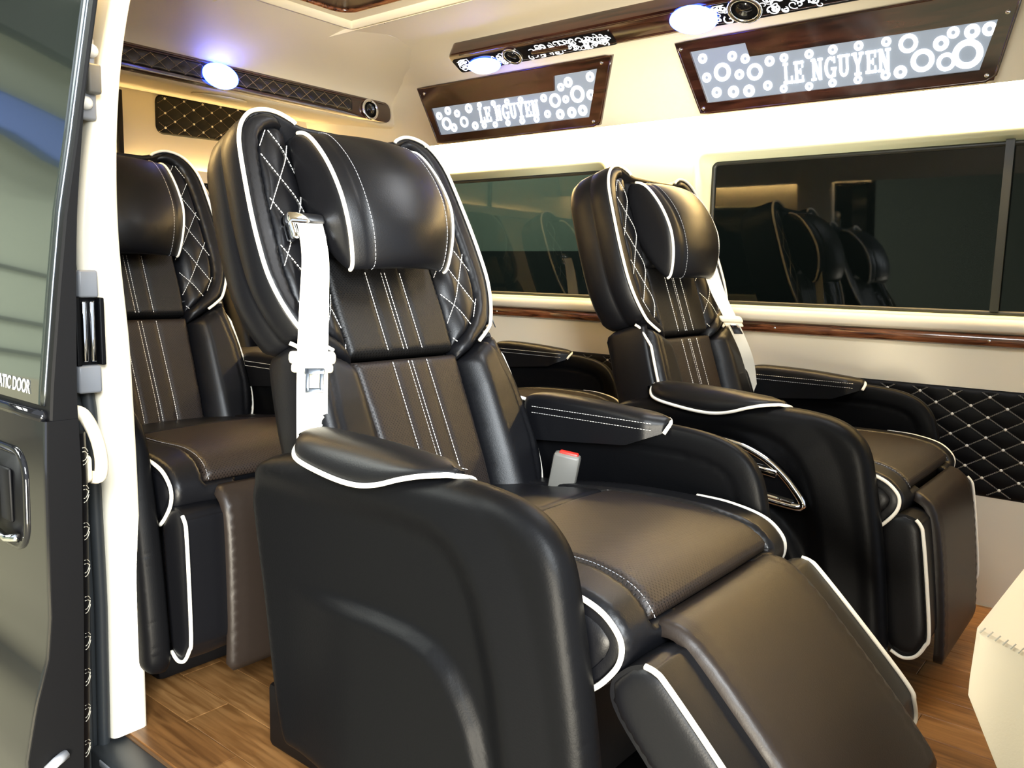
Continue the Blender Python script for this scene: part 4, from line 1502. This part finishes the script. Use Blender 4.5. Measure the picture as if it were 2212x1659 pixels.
# slab-serif capitals from strokes in a unit box
GLYPH = {
    'L': [_bar(0.14, 0.40, 0, 1), _bar(0, 0.54, 0.88, 1), _bar(0, 1, 0, 0.14), _bar(0.84, 1, 0, 0.36)],
    'E': [_bar(0.14, 0.40, 0, 1), _bar(0, 1, 0.87, 1), _bar(0, 1, 0, 0.13), _bar(0.3, 0.74, 0.44, 0.57), _bar(0.85, 1, 0.68, 1), _bar(0.85, 1, 0, 0.32), _bar(0.66, 0.78, 0.36, 0.65)],
    'N': [_bar(0.12, 0.30, 0, 1), _bar(0.70, 0.88, 0, 1), [(0.10, 1), (0.36, 1), (0.90, 0), (0.64, 0)], _bar(0, 0.42, 0, 0.11), _bar(0, 0.3, 0.89, 1), _bar(0.58, 1, 0.89, 1)],
    'G': _arc(0.5, 0.5, 0.5, 0.5, 50, 340, 0.24, 0.13, 14) + [_bar(0.72, 0.94, 0.06, 0.46), _bar(0.56, 1.02, 0.38, 0.50), _bar(0.80, 0.92, 0.68, 0.98)],
    'U': [_bar(0.12, 0.34, 0.3, 1), _bar(0.68, 0.86, 0.3, 1), _bar(0, 0.46, 0.89, 1), _bar(0.54, 1, 0.89, 1)] + _arc(0.49, 0.34, 0.37, 0.34, 180, 360, 0.2, 0.13, 10),
    'Y': [[(0.06, 1), (0.32, 1), (0.60, 0.46), (0.40, 0.40)], [(0.74, 1), (0.94, 1), (0.60, 0.40), (0.46, 0.46)], _bar(0.38, 0.62, 0, 0.5), _bar(0.22, 0.78, 0, 0.11), _bar(0, 0.42, 0.89, 1), _bar(0.62, 1, 0.89, 1)],
}


def lit_panel(outer, lit, rings, tx, label, screws):
    e = empty('light_panel', (0, 0, 0), label, 'light panel', 'backlit signs in wooden frames')
    back = ccw(resample(outer, 0.02, True))
    V, F = loft([PM(q[:, 0], q[:, 1], np.full(len(q), h)) for q, h in ((back, 0.0), (back, 0.006))])
    # wood board with the lit opening cut out
    plate_with_holes('wood_frame', ccw(outer), [ccw(lit)], PM, 0.0, 0.016, M['wood'], e)
    ed = resample(outer, 0.03, True)
    obj('frame_bead', tube(PM(ed[:, 0], ed[:, 1], np.full(len(ed), 0.014)), 0.004, 8, True), M['wood'], e)
    li = offset_poly(ccw(lit), -0.0005)
    obj('lit_acrylic', prism(li, PM, 0.004, 0.009), M['sign_base'], e, smooth=False, label='glowing pale grey acrylic')
    for (u, v), r in rings:
        th = r * (0.42 if r > 0.018 else 0.62)
        obj('glowing_ring', disc((u, v), r, PM, 0.0095, 0.0115, 28, r - th), M['sign_glow'], e, smooth=False)
    (u0, v0, wd_, hh) = tx
    adv = [len_ for len_ in (0.78, 0.80, 0.45, 0.95, 0.92, 0.95, 0.92, 0.80, 0.95)]
    tot = sum(adv)
    pos = 0.0
    for ch, aw in zip('LE NGUYEN', adv):
        if ch != ' ':
            qs = []
            for quad in GLYPH[ch]:
                q = np.array(quad, float)
                uu = u0 - wd_ / 2 + (pos + 0.06 + q[:, 0] * (aw - 0.12)) / tot * wd_
                vv = v0 - hh / 2 + q[:, 1] * hh
                qq = ccw(np.stack([uu, vv], 1))
                qs.append(prism(qq, PM, 0.0095, 0.0118))
            obj('letter', join(*qs), M['sign_glow'], e, smooth=False)
        pos += aw
    for (u, v) in screws:
        obj('screw_cap', disc((u, v), 0.005, PM, 0.015, 0.020, 12), M['chrome'], e)
    return e


b2 = [(-1.161, 0.153), (-1.07, 0.147), (-1.032, 0.135), (-1.104, 0.108), (-1.053, 0.095), (-1.007, 0.096), (-1.154, 0.099), (-0.962, 0.119), (-1.127, 0.054), (-1.075, 0.05), (-1.028, 0.047), (-0.972, 0.055), (-0.921, 0.122), (-0.852, 0.122), (-0.789, 0.124), (-0.723, 0.124), (-0.655, 0.124), (-0.603, 0.112), (-0.622, 0.046), (-0.57, 0.067), (-0.528, 0.101), (-0.516, 0.056), (-0.469, 0.068), (-0.46, 0.118), (-0.501, 0.122), (-0.423, 0.118), (-0.927, 0.041), (-0.856, 0.039), (-0.793, 0.04), (-0.727, 0.04), (-0.658, 0.043)]
r2 = [0.0137, 0.0137, 0.0130, 0.0255, 0.0137, 0.0228, 0.0137, 0.0137, 0.0149, 0.0165, 0.0167, 0.013, 0.0116, 0.0117, 0.0119, 0.0117, 0.0117, 0.0226, 0.0157, 0.0275, 0.0177, 0.0216, 0.034, 0.017, 0.0137, 0.0157, 0.0106, 0.0107, 0.0107, 0.0107, 0.0117]
b1 = [(-1.555, 0.152), (-1.643, 0.146), (-1.675, 0.134), (-1.614, 0.105), (-1.707, 0.095), (-1.663, 0.094), (-1.562, 0.097), (-1.752, 0.108), (-1.747, 0.055), (-1.695, 0.049), (-1.647, 0.05), (-1.603, 0.052), (-2.094, 0.110), (-2.155, 0.098), (-2.129, 0.065), (-2.217, 0.067), (-2.198, 0.112), (-2.079, 0.047), (-2.185, 0.050), (-2.247, 0.098), (-2.04, 0.116), (-1.975, 0.115), (-1.912, 0.114), (-1.851, 0.113), (-2.036, 0.044), (-1.984, 0.042), (-1.925, 0.042), (-1.86, 0.043), (-1.797, 0.043)]
r1 = [0.0153, 0.0163, 0.013, 0.0271, 0.0228, 0.0125, 0.0163, 0.013, 0.013, 0.0163, 0.0173, 0.0173, 0.0163, 0.0135, 0.0196, 0.0234, 0.015, 0.0143, 0.0153, 0.0143, 0.0098, 0.0099, 0.0105, 0.0105, 0.0108, 0.0108, 0.0105, 0.0112, 0.0112]
lit_panel([(-2.322, 0.206), (-2.279, 0.0), (-1.544, 0.0), (-1.462, 0.206)],
          [(-2.275, 0.129), (-2.258, 0.029), (-1.578, 0.029), (-1.521, 0.173), (-1.692, 0.173), (-1.700, 0.127)],
          list(zip(b1, r1)), (-1.915, 0.080, 0.275, 0.052),
          'backlit sign in a dark wooden frame, the farther one, near the rear corner', [(-1.50, 0.188), (-1.562, 0.014), (-2.29, 0.185)])
lit_panel([(-1.240, 0.205), (-1.180, 0.0), (-0.410, 0.0), (-0.352, 0.205)],
          [(-1.197, 0.177), (-1.157, 0.028), (-0.441, 0.028), (-0.405, 0.137), (-1.016, 0.139), (-1.026, 0.177)],
          list(zip(b2, r2)), (-0.785, 0.080, 0.285, 0.056),
          'backlit sign in a dark wooden frame, the nearer one, above the wide window', [(-1.224, 0.188), (-1.170, 0.014), (-0.425, 0.014), (-0.385, 0.150)])

# ------------------------------------------------------------------ ceiling console on the right
c0 = np.array([0, 2.150, 1.5475])
c1 = np.array([0, 2.068, 1.589])
cdv = (c1 - c0) / np.linalg.norm(c1 - c0)
CW = float(np.linalg.norm(c1 - c0))
cnn = np.array([0, -cdv[2], cdv[1]])
if cnn[2] > 0:
    cnn = -cnn
CM = lambda u, v, h: np.stack([u, c0[1] + v * cdv[1] + h * cnn[1], c0[2] + v * cdv[2] + h * cnn[2]], 1)
con = empty('ceiling_console', (0, 0, 0), 'long dark wooden ceiling console with lit scroll ornament, lamps and air vents', 'console')
cpoly = rrect(-1.985, 0.35, 0.0, CW, 0.03)
obj('console_body', prism(cpoly, CM, -0.03, 0.022, 0.006), M['wood'], con, angle=40)
obj('console_bead', tube(CM(np.linspace(-1.93, 0.3, 40), np.full(40, 0.012), np.full(40, 0.022)), 0.003, 8), M['wood'], con)
obj('console_bead', tube(CM(np.linspace(-1.93, 0.3, 40), np.full(40, CW - 0.012), np.full(40, 0.022)), 0.003, 8), M['wood'], con)


def scroll_plate(u0, u1, v0, v1, seed, holes):
    rnd = random.Random(seed)
    pl_ = obj('ornament_plate', prism(rrect(u0, u1, v0, v1, 0.01), CM, 0.021, 0.0245), M['gloss_black'], con, smooth=False)
    gs = []
    n = int((u1 - u0) * 190)
    for _ in range(n):
        cu_, cv_ = rnd.uniform(u0 + 0.012, u1 - 0.012), rnd.uniform(v0 + 0.01, v1 - 0.01)
        if any(math.hypot(cu_ - h[0], cv_ - h[1]) < h[2] + 0.008 for h in holes):
            continue
        r0 = rnd.uniform(0.008, 0.017)
        a0 = rnd.uniform(0, 6.28)
        sg = rnd.choice((-1, 1))
        t = np.linspace(0, 1, 14)
        rr = r0 * (1 - 0.72 * t)
        u = cu_ + rr * np.cos(a0 + sg * 5.6 * t)
        v = np.clip(cv_ + rr * np.sin(a0 + sg * 5.6 * t), v0 + 0.004, v1 - 0.004)
        gs.append(tube(CM(u, v, np.full(14, 0.0245)), rnd.uniform(0.0014, 0.0026), 5, flat=0.5))
    obj('scroll_ornament', join(*gs), M['scroll'], pl_, kind='stuff', recalc=False, label='lit white scroll pattern')


scroll_plate(-1.978, -1.36, 0.004, CW - 0.028, 3, [(-1.86, 0.030, 0.045), (-1.735, 0.035, 0.030)])
obj('console_slot', prism(rrect(-1.66, -1.52, 0.022, 0.042, 0.009), CM, 0.0245, 0.0275, 0.001), M['wood'], con)
scroll_plate(-1.06, -0.55, 0.004, CW - 0.016, 5, [(-0.955, 0.045, 0.038)])


def vent(u, v, r, fm, h, parent):
    ringp = [(u + r * math.cos(a), v + r * math.sin(a)) for a in np.linspace(0, 2 * math.pi, 36, endpoint=False)]
    q = np.array(ringp)
    o = obj('air_vent', tube(fm(q[:, 0], q[:, 1], np.full(len(q), h)), r * 0.17, 10, True), M['chrome'], parent, label='round vent with a chrome ring')
    obj('vent_bowl', disc((u, v), r * 0.95, fm, h - 0.006, h - 0.002, 28), M['matte_black'], o)
    obj('vent_core', disc((u, v + r * 0.1), r * 0.55, fm, h - 0.004, h + 0.003, 24), M['gloss_black'], o)


vent(-1.735, 0.036, 0.030, CM, 0.027, con)
vent(-0.955, 0.045, 0.040, CM, 0.027, con)


def lamp(c, ru, rv, fm, h, parent, depth=0.02):
    n = 32
    a = np.linspace(0, 2 * math.pi, n, endpoint=False)
    rim = loft([fm(c[0] + ru * k * np.cos(a), c[1] + rv * k * np.sin(a), np.full(n, h + hh)) for k, hh in ((1.0, -0.01), (1.13, 0.0), (1.13, 0.004), (1.0, 0.006))], cap=False)
    o = obj('reading_lamp', rim, M['lamp_rim'], parent, label='oval lamp with a blue glowing rim')
    rings = [fm(c[0] + ru * math.cos(t) * np.cos(a), c[1] + rv * math.cos(t) * np.sin(a), np.full(n, h + 0.003 + depth * math.sin(t))) for t in np.linspace(0, math.pi / 2 * 0.96, 8)]
    obj('lamp_lens', loft(rings), M['lamp'], o)


lamp((-1.865, 0.020), 0.058, 0.030, CM, 0.026, con)
lamp((-1.100, 0.044), 0.060, 0.044, CM, 0.026, con)

# ------------------------------------------------------------------ rear hood strip
hs = empty('rear_console', (0, 0, 0), 'dark wooden strip with black quilting, a lamp and a round vent on the rear hood', 'console')
HM = lambda u, v, h: np.stack([-2.498 + 0.10 * (v - 1.47) * -1.0 + h, u, v], 1)
hpoly = rrect(0.75, 2.275, 1.427, 1.507, 0.032)
obj('wood_surround', prism(hpoly, HM, -0.04, 0.014, 0.005), M['wood_y'], hs, angle=40)
hq_ = rrect(0.80, 2.08, 1.442, 1.492, 0.012)
obj('quilted_inlay', puffed(hq_, lambda u, v, h: HM(u, v, 0.0145 + h), 0.003, 0.008, 0.006, 0.006, lambda u, v, d: quilt_h(u - 1.6, v - 1.467, 0.027, 0.021, 0.003) * np.minimum(d / 0.008, 1)), M['quilt_gloss'], hs)
sts = []
for sg in (1, -1):
    for k in range(-40, 40):
        v = np.linspace(1.444, 1.490, 20)
        u = 1.6 + 0.027 * (2 * k - sg * (v - 1.467) / 0.021)
        ok = (u > 0.81) & (u < 2.075)
        if ok.sum() > 3:
            sts.append(dashes(HM(u[ok], v[ok], np.full(ok.sum(), 0.0185)), 0.006, 0.0015, 0.0008))
obj('stitching', join(*sts), M['thread_tan'], hs, kind='stuff', smooth=False, recalc=False)
obj('surround_bead', tube(HM(np.linspace(0.8, 2.24, 30), np.full(30, 1.499), np.full(30, 0.014)), 0.003, 8), M['wood_y'], hs)
vent(2.165, 1.463, 0.034, HM, 0.018, hs)
lamp((1.532, 1.463), 0.056, 0.036, HM, 0.02, hs, 0.03)
# recessed roof speaker hint on the hood underside
obj('speaker_grille', disc((1.62, -2.63), 0.09, lambda u, v, h: np.stack([v, u, 1.4225 - (v + 2.57) * 0.139 - h], 1), 0.0, 0.004, 32), M['liner'], hs)

# ------------------------------------------------------------------ cream leather block at lower right
ob = empty('cream_ottoman', (0, 0, 0), 'cream leather upholstered block with a stitched seam at the lower right corner', 'ottoman')
front = ccw(np.array([(-0.141, 0.475), (-0.144, 0.397), (-0.109, 0.323), (-0.02, 0.20), (0.35, 0.20), (0.35, 0.40), (0.02, 0.4267)]))
fr_s = ccw(resample(front, 0.02, True))
OM = lambda u, v, h: np.stack([u + 0.05 * h, 1.0 + h, v + 0.02 * h], 1)
rings = [OM(q[:, 0], q[:, 1], np.full(len(q), h)) for q, h in ((offset_poly(fr_s, -0.006), 0.0), (fr_s, 0.004), (fr_s, 0.10), (fr_s, 0.25), (fr_s, 0.38), (offset_poly(fr_s, -0.008), 0.388))]
obj('leather_cover', loft(rings), M['cream_leather'], ob, angle=35)
sd_ = []
seam = np.linspace(0, 1, 22)
for k, t in enumerate(seam[:-1]):
    u = -0.137 + 0.157 * t
    v = 0.4755 - 0.0475 * t
    sd_.append(tube(OM(np.array([u, u + 0.004]), np.array([v - 0.004, v + 0.0015]), np.array([-0.0005, 0.004])), 0.0008, 5))
obj('stitching', join(*sd_), M['thread_dim'], ob, kind='stuff', smooth=False, recalc=False)
obj('ottoman_base', box(-0.02, 0.33, 1.03, 1.36, 0.0, 0.22, 0.01), M['matte_black'], ob, angle=40)
